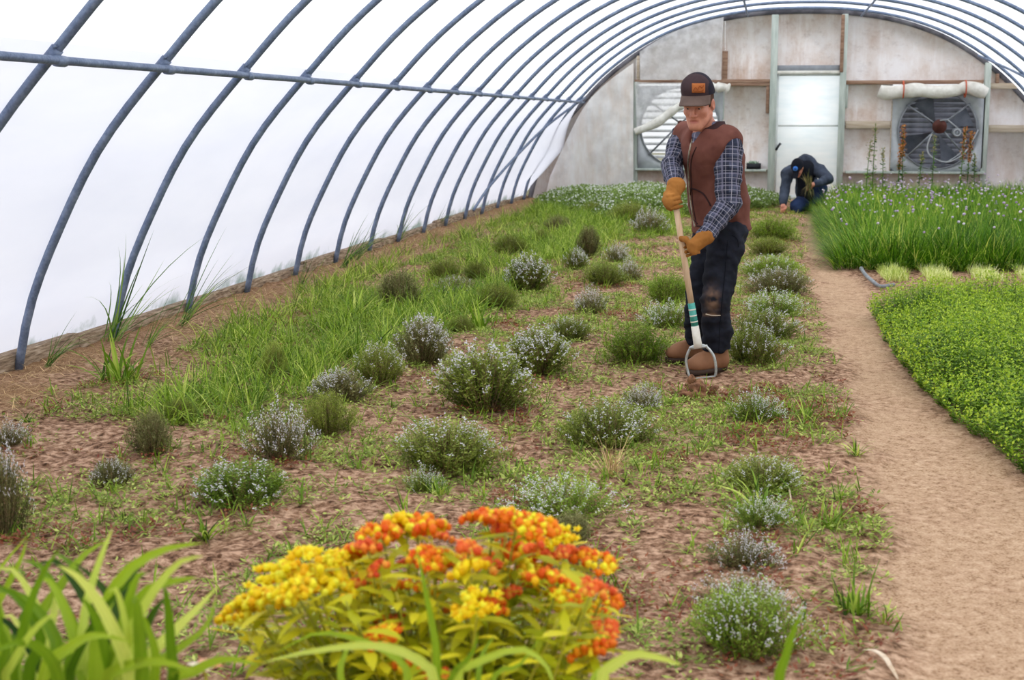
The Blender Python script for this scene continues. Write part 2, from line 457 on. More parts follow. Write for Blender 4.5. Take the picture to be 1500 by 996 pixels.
for px, lab in (((1095, 26)), 'grey roof pipe left of the ridge above the end wall'), (((1263, 27)), 'grey roof pipe right of the ridge above the end wall'):
    P = AY(*px, YW - .3); i = int(np.argmin(np.abs(arc[:, 0] - P[0])))
    b = MB(); z = arc[i, 1] - .045
    b.tube([(P[0], -2, z), (P[0], YW - .05, z)], .017, 8)
    tag(b.build('roof_purlin', M_GALV, None, True), lab, 'pipe', 'roof pipes beside the ridge')
def brace(sign, s0, s1, y0, y1, lab):
    n = 24; pts = []
    for u in np.linspace(0, 1, n):
        i = s0 + (s1 - s0) * u; i0 = int(i); f = i - i0; p = arc[i0] * (1 - f) + arc[min(i0 + 1, len(arc) - 1)] * f
        d = np.array([XC, .8]) - p; d /= np.linalg.norm(d); p = p + d * .045
        pts.append((p[0], y0 + (y1 - y0) * u, p[1]))
    b = MB(); b.tube(pts, .02, 8)
    tag(b.build('diagonal_brace', M_GALV, None, True), lab, 'pipe', 'diagonal wind braces')
brace(-1, ip + .5, 1.2, YW - .5, 19.6, 'grey diagonal brace pipe on the left film near the end wall')
brace(1, 79 - ip - 7, 79 - ip + 4, YW - .4, 20.0, 'grey diagonal brace pipe under the right roof near the end wall')

# ---- baseboard of weathered planks
t = NT('weathered_plank')
co = t.coords(); n = t.noise(t.mapping(co, (12, 1.2, 12)), 6, 6, .65)
c = t.ramp(n, [(.34, (84, 66, 50)), (.5, (150, 128, 104)), (.68, (196, 178, 156))])
t.principled(c, .85, 0, n, .4, .006)
M_PLANK = t.m
bb = MB(); bb.box((-4.30, 1.0, -.12), (-4.26, YW, .03))
base = tag(bb.build('baseboard_left', M_PLANK), 'weathered timber baseboard under the left film wall', None, None, 'structure')
rng = random.Random(4)
y = 1.0
while y < YW - .2:
    ln = 2.4 + rng.uniform(-.3, .3); y1 = min(y + ln, YW - .02); dx = rng.uniform(-.012, .012); z1 = .075 + rng.uniform(-.025, .02)
    b = MB(); b.box((-4.235 + dx, y + .012, -.10), (-4.19 + dx, y1 - .012, z1)); b.box((-4.36 + dx, y + .012, z1 - .03), (-4.237 + dx, y1 - .012, z1 - .002))
    bevel(b.build('plank', M_PLANK, base), .005); y = y1

# ---- end wall
t = NT('clouded_plywood')
co = t.coords(); n = t.noise(t.mapping(co, (1, 1, .8)), 1.3, 7, .7); n2 = t.noise(t.mapping(co, (3.5, 1, .45)), 1.6, 6, .7); n3 = t.noise(t.mapping(co, (1, 1, 1.6)), 6, 5, .75)
c = t.ramp(n, [(.34, (190, 164, 146)), (.5, (214, 202, 194)), (.64, (226, 221, 219))])
c = t.mix(t.ramp(n2, [(.48, (0, 0, 0)), (.64, (200, 200, 200))]), c, lin((236, 232, 230)))
c = t.mix(t.ramp(n3, [(.54, (0, 0, 0)), (.72, (150, 150, 150))]), c, lin((128, 98, 84)))
oi = t('ShaderNodeObjectInfo').outputs['Random']
c = t.mix(t.mul(oi, .22), c, lin((206, 198, 200)))
t.principled(c, .55, 0, n2, .1, .01, .35)
M_PLY = t.m
M_POST = plain('green_grey_paint', (166, 176, 168), (192, 200, 192), 6, .7, stretch=(3, 3, .5))
M_BEAM = plain('raw_red_timber', (124, 92, 74), (168, 138, 116), 5, .8, stretch=(.5, 3, 6))
M_TAN = plain('tan_timber', (178, 160, 138), (206, 192, 174), 5, .8, stretch=(.5, 3, 6))
M_DARK = plain('dark_rubber', (34, 36, 42), (52, 54, 60), 12, .7)
M_GREYM = plain('grey_sheet_metal', (128, 132, 138), (156, 160, 166), 4, .5, .2)
M_PALEM = plain('pale_sheet_metal', (160, 164, 168), (186, 190, 194), 4, .5, .2)
t = NT('cloudy_plastic'); co = t.coords(); n = t.noise(co, 6, 5, .6)
c = t.ramp(n, [(.3, (214, 212, 210)), (.7, (240, 240, 240))])
tr = t('ShaderNodeBsdfTranslucent'); di = t('ShaderNodeBsdfPrincipled'); tp = t('ShaderNodeBsdfTransparent')
t.L(c, tr.inputs['Color']); t.L(c, di.inputs['Base Color']); di.inputs['Roughness'].default_value = .35
m1 = t('ShaderNodeMixShader'); m1.inputs[0].default_value = .8; t.L(tr.outputs[0], m1.inputs[1]); t.L(di.outputs[0], m1.inputs[2])
m2 = t('ShaderNodeMixShader'); t.L(t.ramp(n, [(.35, (190, 190, 190)), (.65, (140, 140, 140))]), m2.inputs[0])
t.L(m1.outputs[0], m2.inputs[1]); t.L(tp.outputs[0], m2.inputs[2]); t.L(m2.outputs[0], t.out.inputs['Surface'])
M_CLOUDY = t.m
t = NT('milky_plastic'); co = t.coords(); n = t.noise(t.mapping(co, (2.5, 1, .6)), 2.4, 6, .65); n2 = t.noise(co, 2.0, 4)
c = t.ramp(n, [(.3, (226, 214, 204)), (.6, (246, 244, 242))])
tr = t('ShaderNodeBsdfTranslucent'); di = t('ShaderNodeBsdfPrincipled'); tp = t('ShaderNodeBsdfTransparent')
t.L(c, tr.inputs['Color']); t.L(c, di.inputs['Base Color']); di.inputs['Roughness'].default_value = .4
m1 = t('ShaderNodeMixShader'); m1.inputs[0].default_value = .9; t.L(tr.outputs[0], m1.inputs[1]); t.L(di.outputs[0], m1.inputs[2])
m2 = t('ShaderNodeMixShader'); t.L(t.ramp(n2, [(.38, (150, 150, 150)), (.6, (50, 50, 50))]), m2.inputs[0])
t.L(m1.outputs[0], m2.inputs[1]); t.L(tp.outputs[0], m2.inputs[2]); t.L(m2.outputs[0], t.out.inputs['Surface'])
M_MILKY = t.m
M_ROLL = plain('rolled_white_fabric', (206, 202, 192), (232, 230, 222), 9, .8, bstr=.5, bdist=.02)

def WX(px, py): P = AY(px, py, YW); return P[0], P[2]
ARCH_IN = [tuple(p) for p in arch_curve(72, .02)]
def clip_convex(poly, clip):
    cen = np.mean(clip, 0); out = [tuple(p) for p in poly]; n = len(clip)
    for i in range(n):
        a = np.array(clip[i]); b_ = np.array(clip[(i + 1) % n]); e = b_ - a
        if np.linalg.norm(e) < 1e-9: continue
        s0 = np.sign(e[0] * (cen[1] - a[1]) - e[1] * (cen[0] - a[0]))
        sd = lambda p: s0 * (e[0] * (p[1] - a[1]) - e[1] * (p[0] - a[0]))
        new = []
        for j in range(len(out)):
            p, q_ = out[j], out[(j + 1) % len(out)]; sp, sq = sd(p), sd(q_)
            if sp >= 0: new.append(p)
            if sp * sq < 0:
                u = sp / (sp - sq); new.append((p[0] + (q_[0] - p[0]) * u, p[1] + (q_[1] - p[1]) * u))
        out = new
        if not out: return []
    return out
# the wall's own mesh: dark edge band along the arch
wall = None
a0 = arch_curve(90, .025); a1 = arch_curve(90, -.055)
V = []; F = []
for i in range(len(a0)):
    for yy in (YW - .03, YW + .03): V.append((a0[i, 0], yy, a0[i, 1])); V.append((a1[i, 0], yy, a1[i, 1]))
for i in range(len(a0) - 1):
    k = i * 4; F += [(k, k + 1, k + 5, k + 4), (k + 1, k + 3, k + 7, k + 5), (k + 3, k + 2, k + 6, k + 7), (k + 2, k, k + 4, k + 6)]
wall = mobj('wall_back', mesh_from('wall_back', np.array(V), [np.array(F)], None, False, [plain('dark_edge', (70, 68, 74), (120, 118, 124), 3, .8)]))
tag(wall, 'weathered plywood end wall under clouded plastic with a doorway and two fans', None, None, 'structure')
PANELS = [(740, 60, 866, 330), (866.5, 40, 932, 330), (932.5, -10, 1062, 120), (1062.5, -10, 1133, 122), (1056, 122.5, 1133, 248), (932.5, 248.5, 1133, 330),
          (1133.5, -10, 1233, 101), (1233.5, -10, 1443, 120), (1233.5, 120.5, 1308, 182), (1233.5, 182.5, 1308, 252), (1233.5, 252.5, 1443, 330),
          (1443.5, 20, 1640, 127), (1443.5, 127.5, 1640, 188), (1443.5, 188.5, 1500, 330), (1500.5, 188.5, 1640, 330)]
for i, (x0, y0, x1, y1) in enumerate(PANELS):
    poly = clip_convex([WX(x0, y0), WX(x1, y0), WX(x1, y1), WX(x0, y1)], ARCH_IN)
    poly = [(x, max(z, -.04)) for x, z in poly]
    if len(poly) < 3: continue
    b = MB(); b.prism(poly, YW, YW + .02 + .004 * (i % 3)); b.build('plywood_panel', M_PLY, wall)
def wbar(name, x0, y0, x1, y1, mat, d=.09, yoff=0.0):
    (xa, za), (xb, zb) = WX(x0, y0), WX(x1, y1)
    xm = WX(x0, y1)[0]; xa = (xa + xm) / 2; xb = (xb + WX(x1, y0)[0]) / 2
    b = MB(); b.box((min(xa, xb), YW - d - yoff, max(min(za, zb), -.04)), (max(xa, xb), YW + .01 - yoff, max(za, zb)))
    return bevel(b.build(name, mat, wall), .005)
for r in [(928, 120, 935, 285), (1127, 22, 1137, 292), (1229, 21, 1238, 275), (1438, 92, 1447, 275)]: wbar('post', *r, M_POST, .10)
wbar('post', 933, 82, 937, 118, M_TAN, .06); wbar('post', 1058, 75, 1066, 118, M_BEAM, .05); wbar('post', 1122, 124, 1127, 166, M_BEAM, .06)
wbar('post', 1231, 22, 1236, 106, M_BEAM, .12); wbar('post', 1056, 126, 1061, 175, M_POST, .06); wbar('post', 1304, 148, 1308, 250, M_TAN, .07)
wbar('post', 1458, 108, 1463, 122, M_BEAM, .05); wbar('post', 1238, 122, 1242, 158, M_POST, .05)
for r in [(930, 117, 1128, 122), (1062, 121, 1128, 126), (1238, 118, 1440, 123)]: wbar('beam', *r, M_BEAM, .07)
for r in [(1447, 122, 1490, 130), (1447, 183, 1640, 194), (1238, 177, 1304, 188)]: wbar('beam', *r, M_TAN, .05)
for r in [(932, 246, 1058, 250), (1060, 247, 1122, 251), (1238, 250, 1440, 255)]: wbar('ledge', *r, M_POST, .16)
wbar('header', 1137, 96, 1230, 104, M_GREYM, .07); wbar('header', 1137, 104, 1230, 108, M_ROLL, .09)

# ---- door of white film
dr = bpy.data.objects.new('door_1', None); link(dr); tag(dr, 'white plastic film door in the end wall', None, None, 'structure')
(xa, za), (xb, zb) = WX(1137, 107), WX(1229, 292)
t = NT('door_film'); co = t.coords(); n = t.noise(t.mapping(co, (.6, 1, 3)), 4, 4)
c = t.ramp(n, [(.3, (240, 245, 247)), (.7, (252, 253, 253))])
tr = t('ShaderNodeBsdfTranslucent'); di = t('ShaderNodeBsdfDiffuse'); t.L(c, tr.inputs['Color']); t.L(c, di.inputs['Color'])
mx = t('ShaderNodeMixShader'); mx.inputs[0].default_value = .08
t.L(tr.outputs[0], mx.inputs[1]); t.L(di.outputs[0], mx.inputs[2]); t.L(mx.outputs[0], t.out.inputs['Surface'])
M_DOOR = t.m
b = MB(); b.box((xa + .02, YW - .012, .03), (xb - .02, YW - .006, za - .02)); b.build('film_sheet', M_DOOR, dr)
M_DRAIL = plain('pale_timber', (206, 212, 210), (224, 228, 226), 5, .7)
for lo, hi in (((xa, YW - .035, -.03), (xa + .05, YW + .02, za)), ((xb - .05, YW - .035, -.03), (xb, YW + .02, za))):
    b = MB(); b.box(lo, hi); b.build('stile', M_DRAIL, dr)
zr = WX(1180, 184)[1]
for z0, z1 in ((za - .05, za - .001), (zr - .015, zr + .015), (.02, .1)):
    b = MB(); b.box((xa + .052, YW - .032, z0), (xb - .052, YW - .013, z1)); b.build('rail', M_DRAIL, dr)
hx, hz = WX(1139, 214)
b = MB(); b.tube([(hx - .02, YW - .05, hz - .06), (hx + .01, YW - .09, hz), (hx + .05, YW - .09, hz + .05)], [.022, .018, .02], 8); b.build('door_handle', M_DARK, dr, True)

# ---- fans
def disc_ring(b, c, r0, r1, y0, y1, n=48):
    a = np.linspace(0, 2 * np.pi, n, endpoint=False); V = []
    for r, y in ((r0, y0), (r1, y0), (r1, y1), (r0, y1)): V.append(np.c_[c[0] + r * np.cos(a), np.full(n, y), c[1] + r * np.sin(a)])
    V = np.concatenate(V); j = np.arange(n); j2 = (j + 1) % n; F = []
    for s in range(4):
        s2 = (s + 1) % 4; F.append(np.stack([s * n + j, s * n + j2, s2 * n + j2, s2 * n + j], -1))
    b.add(V, np.concatenate(F))
def plate_with_hole(b, x0, z0, x1, z1, c, r, y0, y1, n=64):
    a = np.linspace(0, 2 * np.pi, n, endpoint=False); V = []
    for y in (y0, y1):
        inn = np.c_[c[0] + r * np.cos(a), np.full(n, y), c[1] + r * np.sin(a)]
        d = np.c_[np.cos(a), np.sin(a)]
        tx = np.where(d[:, 0] > 0, (x1 - c[0]) / np.maximum(d[:, 0], 1e-6), (x0 - c[0]) / np.minimum(d[:, 0], -1e-6))
        tz = np.where(d[:, 1] > 0, (z1 - c[1]) / np.maximum(d[:, 1], 1e-6), (z0 - c[1]) / np.minimum(d[:, 1], -1e-6))
        tt = np.minimum(tx, tz); out = np.c_[c[0] + d[:, 0] * tt, np.full(n, y), c[1] + d[:, 1] * tt]
        V += [inn, out]
    V = np.concatenate(V); j = np.arange(n); j2 = (j + 1) % n
    b.add(V, np.concatenate([np.stack([j, j2, n + j2, n + j], -1), np.stack([2 * n + j2, 2 * n + j, 3 * n + j, 3 * n + j2], -1), np.stack([j2, j, 2 * n + j, 2 * n + j2], -1), np.stack([n + j, n + j2, 3 * n + j2, 3 * n + j], -1)]))
def make_fan(x0, y0, x1, y1, label, open_deg, nsl, slat_mat, full):
    (xa, za), (xb, zb) = WX(x0, y0), WX(x1, y1); c = ((xa + xb) / 2, (za + zb) / 2); r = min(xb - xa, za - zb) / 2 * .95
    e = thing('exhaust_fan', label, 'fan', (0, 0, 0))
    b = MB(); plate_with_hole(b, xa, zb, xb, za, c, r, YW - .10, YW - .085); b.build('housing', M_PALEM, e)
    b = MB()
    for lo, hi in (((xa, YW - .085, zb), (xa + .03, YW + .02, za)), ((xb - .03, YW - .085, zb), (xb, YW + .02, za)), ((xa, YW - .085, za - .03), (xb, YW + .02, za)), ((xa, YW - .085, zb), (xb, YW + .02, zb + .03))): b.box(lo, hi)
    b.build('frame', M_GREYM, e)
    b = MB(); disc_ring(b, c, r - .012, r, YW - .13, YW - .05); b.build('shroud', M_GREYM, e, True)
    hs = (za - zb - .06) / nsl; sh = MB(); w = hs * 1.12; ca, sa = math.cos(math.radians(open_deg)), math.sin(math.radians(open_deg))
    hw = (xb - xa) / 2 - .035
    sh.add([(-hw, -w / 2 * sa, -w / 2 * ca), (hw, -w / 2 * sa, -w / 2 * ca), (hw, w / 2 * sa, w / 2 * ca), (-hw, w / 2 * sa, w / 2 * ca), (-hw, -w / 2 * sa + .006, -w / 2 * ca), (hw, -w / 2 * sa + .006, -w / 2 * ca), (hw, w / 2 * sa + .006, w / 2 * ca), (-hw, w / 2 * sa + .006, w / 2 * ca)],
           [(0, 1, 2, 3), (7, 6, 5, 4), (0, 4, 5, 1), (1, 5, 6, 2), (2, 6, 7, 3), (3, 7, 4, 0)])
    sm_ = sh.mesh('louvre_slat', slat_mat)
    for i in range(nsl):
        o = link(bpy.data.objects.new('louvre_slat', sm_), e); o.location = (c[0], YW + .12, zb + .03 + hs * (i + .5))
    M_ST = plain('fan_strut_metal', (112, 116, 122), (150, 154, 160), 8, .5, .4)
    hub = (c[0] + .02, c[1] + .07)
    for ang in (42, 140, 222, 318):
        a = math.radians(ang); b = MB()
        b.tube([(hub[0], YW - .16, hub[1]), (c[0] + (r + .03) * math.cos(a), YW - .11, c[1] + (r + .03) * math.sin(a))], .017, 6); b.build('strut', M_ST, e, True)
    M_BL = plain('dark_fan_blade', (70, 74, 84), (96, 100, 110), 5, .5, .3)
    for k in range(4 if full else 0):
        a0_ = math.radians(90 * k + 25); V = []
        for i, rr in enumerate(np.linspace(.10, r * .93, 6)):
            wdt = math.radians(11 + 6 * i / 5); tw = .05 - .004 * i
            for s in (-1, 1): V.append((c[0] + rr * math.cos(a0_ + s * wdt), YW - .02 + s * tw, c[1] + rr * math.sin(a0_ + s * wdt)))
        V = np.array(V); V2 = V + [0, .008, 0]; q = [(2 * i, 2 * i + 1, 2 * i + 3, 2 * i + 2) for i in range(5)]; n0 = len(V)
        b = MB(); b.add(np.concatenate([V, V2]), q + [tuple(n0 + j for j in f[::-1]) for f in q]); b.build('blade', M_BL, e)
    b = MB(); disc_ring(b, hub, .0, .115 if full else .05, YW - .19, YW - .15, 32); b.build('pulley' if full else 'hub', plain('rusty_pulley', (72, 40, 36), (104, 62, 54), 10, .7), e)
    if not full: return e
    b = MB(); b.tube([(hub[0] + .28, YW - .20, hub[1] - .10), (hub[0] + .28, YW - .04, hub[1] - .10)], .075, 16); mo = b.build('motor', M_ST, e)
    b = MB(); disc_ring(b, (hub[0] + .28, hub[1] - .10), .04, .065, YW - .215, YW - .20, 20); b.build('motor_pulley', M_PALEM, mo)
    if full:
        b = MB(); A = np.array([hub[0], YW - .2, hub[1] + .10]); B_ = np.array([hub[0] + .30, YW - .2, hub[1] - .04])
        b.tube([A, A + [.12, 0, .01], B_], .012, 6); b.build('belt', M_PALEM, e, True)
        cx_, cz_ = hub
        cp = [(cx_ - .12, YW - .15, cz_ - .12), (cx_ - .18, YW - .16, cz_ - .35), (cx_ - .1, YW - .16, cz_ - .5), (cx_ + .15, YW - .16, cz_ - .58), (cx_ + .4, YW - .16, cz_ - .45), (cx_ + .55, YW - .16, cz_ - .2), (cx_ + .62, YW - .15, cz_ - .05)]
        b = MB(); b.tube(smooth_path(cp, 30), .013, 6); b.build('cable', M_PALEM, e, True)
        b = MB(); b.tube(smooth_path([(hub[0] + .3, YW - .16, hub[1] - .04), (hub[0] + .42, YW - .18, hub[1] - .2), (hub[0] + .36, YW - .16, hub[1] - .42), (hub[0] + .15, YW - .16, hub[1] - .58)], 16), .010, 6); b.build('cable', M_PALEM, e, True)
    return e
def smooth_path(p, n):
    p = np.asarray(p, float); s = np.linspace(0, len(p) - 1, n); out = []
    for u in s:
        i = min(int(u), len(p) - 2); t_ = u - i
        p0, p1, p2, p3 = p[max(i - 1, 0)], p[i], p[i + 1], p[min(i + 2, len(p) - 1)]
        out.append(.5 * (2 * p1 + (p2 - p0) * t_ + (2 * p0 - 5 * p1 + 4 * p2 - p3) * t_ ** 2 + (3 * p1 - p0 - 3 * p2 + p3) * t_ ** 3))
    return np.array(out)
make_fan(1308, 132, 1437, 251, 'large round exhaust fan with closed dark shutters right of the door', 22, 15, M_DARK if False else plain('dark_shutter', (108, 110, 120), (140, 142, 152), 4, .5, .3), True)
make_fan(935, 126, 1057, 247, 'round exhaust fan with open bright shutters behind the standing man', 66, 12, plain('white_shutter', (214, 216, 218), (236, 238, 238), 4, .5), False)

# curtains and plastic on the fans
def roll(name, pxs, r, label, parent=None, mat=M_ROLL, yo=.22, lump=.25, seed=1, cat='curtain'):
    rg = np.random.default_rng(seed)
    pts = smooth_path([AY(x, y, YW - yo) for x, y in pxs], 40)
    rr = r * (1 + lump * (vnoise(np.linspace(0, 9, 40), np.zeros(40), seed) - .5) * 2)
    b = MB(); b.tube(pts, rr, 12)
    return tag(b.build(name, mat, parent, True), label, cat)
rc = roll('rolled_curtain', [(1288, 133), (1300, 136), (1322, 134), (1345, 132), (1372, 135), (1402, 132), (1414, 128), (1430, 131), (1445, 137)], .098, 'white fabric curtain rolled and tied above the right fan')
for px in ((1323, 131), (1414, 130)):
    P = AY(*px, YW - .22); b = MB(); a = np.linspace(0, 2 * np.pi, 17)
    b.tube(np.c_[P[0] + 0 * a, P[1] + .135 * np.cos(a), P[2] + .135 * np.sin(a)], .012, 6, False); b.build('tie', plain('orange_cord', (186, 92, 66), None, 20), rc)
def sheet(name, top, bot, label, seed, sag=.06, mat=None):
    n, m_ = 22, 12; V = []
    tp_ = smooth_path([AY(x, y, YW - .14) for x, y in top], n); bt = smooth_path([AY(x, y, YW - .16) for x, y in bot], n)
    for i in range(n):
        for j in range(m_):
            u = j / (m_ - 1); p = tp_[i] * (1 - u) + bt[i] * u
            p = p + np.array([0, -sag * math.sin(u * math.pi) * (.4 + .8 * float(vnoise(np.array([i * .5]), np.array([u * 2]), seed)[0])), 0])
            V.append(p)
    i = np.arange(n - 1)[:, None] * m_ + np.arange(m_ - 1)[None]
    F = np.stack([i, i + 1, i + m_ + 1, i + m_], -1).reshape(-1, 4)
    return tag(mobj(name, mesh_from(name, np.array(V), [F], None, True, [mat or M_CLOUDY])), label, 'plastic sheet')
sheet('plastic_sheet', [(931, 120), (960, 121), (1000, 121), (1040, 121)], [(933, 192), (960, 180), (985, 163), (1040, 136)], 'torn cloudy plastic sheet hanging over the left fan', 3)
roll('rolled_edge', [(930, 193), (946, 187), (962, 180), (978, 168), (992, 158), (1004, 152)], .07, 'rolled white edge of plastic slanting across the left fan', seed=5, yo=.24, cat='curtain')
roll('rolled_curtain', [(1036, 127), (1048, 128), (1060, 128), (1069, 130)], .075, 'short white fabric roll hanging right of the standing man\'s cap', seed=7)
sheet('plastic_sheet', [(937, 76), (970, 55), (1010, 38), (1060, 25)], [(938, 117), (975, 117), (1020, 117), (1056, 117)], 'cloudy plastic sheet stapled over the upper left panel', 9, .03)
sheet('plastic_sheet', [(806, 258), (830, 205), (856, 156), (888, 122), (928, 92)], [(800, 286), (828, 287), (856, 287), (888, 287), (928, 286)], 'large cloudy plastic sheet covering the far left of the end wall', 12, .05, M_MILKY)
# tray on the ledge
tr_ = thing('seedling_tray', 'small black plant tray with green tops on the ledge behind the man', 'tray', (0, 0, 0))
A = AY(1104, 247, YW - .12); b = MB(); x, z = A[0], A[2]
for lo, hi in (((x - .12, YW - .17, z), (x + .12, YW - .03, z + .012)), ((x - .12, YW - .17, z), (x + .12, YW - .16, z + .09)), ((x - .12, YW - .04, z), (x + .12, YW - .03, z + .09)), ((x - .12, YW - .17, z), (x - .11, YW - .03, z + .09)), ((x + .11, YW - .17, z), (x + .12, YW - .03, z + .09))): b.box(lo, hi)
b.build('tray_body', M_DARK, tr_)
rg = np.random.default_rng(2); n = 60; v = Veg()
v.diamonds(np.c_[x + rg.uniform(-.1, .06, n), YW - .10 + rg.uniform(-.05, .05, n), np.full(n, z + .05)], rg.uniform(0, 6.3, n), rg.uniform(.6, 1.5, n), .09, .03, rnd=rg.random(n))
v.build('seedlings', leafmat('seedling_green', [(0, (90, 120, 100)), (1, (170, 190, 170))]), tr_)['kind'] = 'stuff'
# ================================================================== people
class SDF:
    def __init__(s, lo, hi, h):
        s.lo = np.array(lo, float); s.h = h; s.n = np.ceil((np.array(hi) - s.lo) / h).astype(int) + 1
        s.d = np.full(s.n, 1e3, np.float32)
    def _blk(s, lo, hi):
        a = np.maximum(np.floor((lo - s.lo) / s.h).astype(int), 0); b_ = np.minimum(np.ceil((hi - s.lo) / s.h).astype(int) + 1, s.n)
        if np.any(b_ <= a): return None
        sl = tuple(slice(a[i], b_[i]) for i in range(3))
        g = np.meshgrid(*[s.lo[i] + s.h * np.arange(a[i], b_[i]) for i in range(3)], indexing='ij')
        return sl, np.stack(g, -1)
    def op(s, f, lo, hi, k=.02, mode='u'):
        pad = k + 3 * s.h
        r = s._blk(np.asarray(lo) - pad, np.asarray(hi) + pad)
        if r is None: return
        sl, P = r; e = f(P).astype(np.float32); d = s.d[sl]
        if mode == 'u':
            hh = np.maximum(k - np.abs(d - e), 0) / k; s.d[sl] = np.minimum(d, e) - hh * hh * k * .25
        else:
            e = -e; hh = np.maximum(k - np.abs(d - e), 0) / k; s.d[sl] = np.maximum(d, e) + hh * hh * k * .25
    def cone(s, a, b_, r1, r2, k=.02, mode='u', axis=None, flat=1.0):
        a = np.asarray(a, float); b_ = np.asarray(b_, float); ab = b_ - a; L2 = ab @ ab + 1e-12
        ax = None if axis is None else np.asarray(axis, float) / np.linalg.norm(axis)
        def f(P):
            q = P - a; t_ = np.clip(q @ ab / L2, 0, 1); w = q - t_[..., None] * ab
            rr = r1 + (r2 - r1) * t_
            if ax is None: return np.linalg.norm(w, axis=-1) - rr
            c_ = w @ ax; w = w + ax * (c_ * (1 / flat - 1))[..., None]
            return (np.linalg.norm(w, axis=-1) - rr) * min(1, (1 + flat) / 2)
        R_ = max(r1, r2) * max(1, flat)
        s.op(f, np.minimum(a, b_) - R_, np.maximum(a, b_) + R_, k, mode)
    def chain(s, pts, rs, k=.03, **kw):
        for i in range(len(pts) - 1): s.cone(pts[i], pts[i + 1], rs[i], rs[i + 1], k, **kw)
    def ell(s, c_, axes, r, k=.02, mode='u'):
        c_ = np.asarray(c_, float); A = np.asarray(axes, float); r = np.asarray(r, float)
        def f(P):
            q = (P - c_) @ A.T; k0 = np.linalg.norm(q / r, axis=-1); k1 = np.linalg.norm(q / (r * r), axis=-1) + 1e-9
            return k0 * (k0 - 1) / k1
        R_ = float(r.max()); s.op(f, c_ - R_, c_ + R_, k, mode)
    def half(s, c_, nrm_, k=.004):
        """keep the side the normal points away from"""
        c_ = np.asarray(c_, float); nrm_ = np.asarray(nrm_, float) / np.linalg.norm(nrm_)
        P = np.stack(np.meshgrid(*[s.lo[i] + s.h * np.arange(s.n[i]) for i in range(3)], indexing='ij'), -1)
        s.d = np.maximum(s.d, ((P - c_) @ nrm_).astype(np.float32))
    def net(s):
        d = s.d; sg = d < 0; nx, ny, nz = d.shape
        acc = np.zeros((nx - 1, ny - 1, nz - 1, 3), np.float32); cnt = np.zeros((nx - 1, ny - 1, nz - 1), np.int16)
        quads = []
        for ax in range(3):
            o1, o2 = (ax + 1) % 3, (ax + 2) % 3
            A = np.take(d, range(d.shape[ax] - 1), ax); B_ = np.take(d, range(1, d.shape[ax]), ax)
            cr = (A < 0) != (B_ < 0); idx = np.argwhere(cr)
            if not len(idx): continue
            va = A[cr]; vb = B_[cr]; tt = va / (va - vb)
            pos = idx.astype(np.float32).copy(); pos[:, ax] += tt
            ok = np.ones(len(idx), bool); cells = []
            for da, db in ((-1, -1), (0, -1), (0, 0), (-1, 0)):
                c_ = idx.copy(); c_[:, o1] += da; c_[:, o2] += db
                v_ = np.all((c_ >= 0) & (c_ < np.array(acc.shape[:3])), axis=1); ok &= v_
                cc = c_[v_]; np.add.at(acc, (cc[:, 0], cc[:, 1], cc[:, 2]), pos[v_]); np.add.at(cnt, (cc[:, 0], cc[:, 1], cc[:, 2]), 1)
                cells.append(c_)
            neg = (va < 0)[ok]; q = np.stack([c_[ok] for c_ in cells], 1)
            q = np.where(neg[:, None, None], q, q[:, ::-1]); quads.append(q)
        q = np.concatenate(quads); m_ = cnt > 0
        ids = np.full(cnt.shape, -1, int); ids[m_] = np.arange(m_.sum())
        V = acc[m_] / cnt[m_][:, None] * s.h + s.lo
        F = ids[q[..., 0], q[..., 1], q[..., 2]]
        return V.astype(float), F
def sdf_mesh(s, name, mat, attrs=None, folds=None, relax=1):
    V, F = s.net()
    for _ in range(relax):
        acc = np.zeros_like(V); c_ = np.zeros(len(V))
        for i in range(4):
            np.add.at(acc, F[:, i], V[F[:, (i + 1) % 4]] + V[F[:, (i + 3) % 4]]); np.add.at(c_, F[:, i], 2)
        V = V * .5 + acc / np.maximum(c_, 1)[:, None] * .5
    me = mesh_from(name, V, [F], None, True, [mat])
    if folds is not None:
        N = np.zeros(len(V) * 3, np.float32); me.vertex_normals.foreach_get('vector', N); N = N.reshape(-1, 3)
        V = V + N * folds(V, N)[:, None]; me.vertices.foreach_set('co', V.astype(np.float32).ravel()); me.update()
    if attrs:
        for k, a in attrs(V).items():
            at = me.attributes.new(k, 'FLOAT', 'POINT'); at.data.foreach_set('value', np.ascontiguousarray(a, np.float32))
    return me
def unit(v): v = np.asarray(v, float); return v / np.linalg.norm(v)
def frame(fwd, up=(0, 0, 1)):
    f = unit(fwd); l = unit(np.cross(up, f)); return l, f, np.cross(f, l)         # left, forward, up
def limb_uv(V, chains):
    """length along and way around the nearest limb"""
    best = np.full(len(V), 1e9); U = np.zeros(len(V)); W = np.zeros(len(V))
    for pts, off in chains:
        s0 = 0; pts = [np.asarray(p, float) for p in pts]
        for i in range(len(pts) - 1):
            a, b_ = pts[i], pts[i + 1]; ab = b_ - a; L = np.linalg.norm(ab); d = ab / L
            tt = np.clip((V - a) @ d / L, 0, 1); w = V - a - tt[:, None] * ab; dist = np.linalg.norm(w, axis=1)
            e1 = unit(np.cross(d, (0.3, 1, 0.1))); e2 = np.cross(d, e1)
            an = np.arctan2(w @ e2, w @ e1)
            m_ = dist < best; best = np.where(m_, dist, best)
            U = np.where(m_, s0 + tt * L + off, U); W = np.where(m_, an * .055, W)
            s0 += L
    return U, W
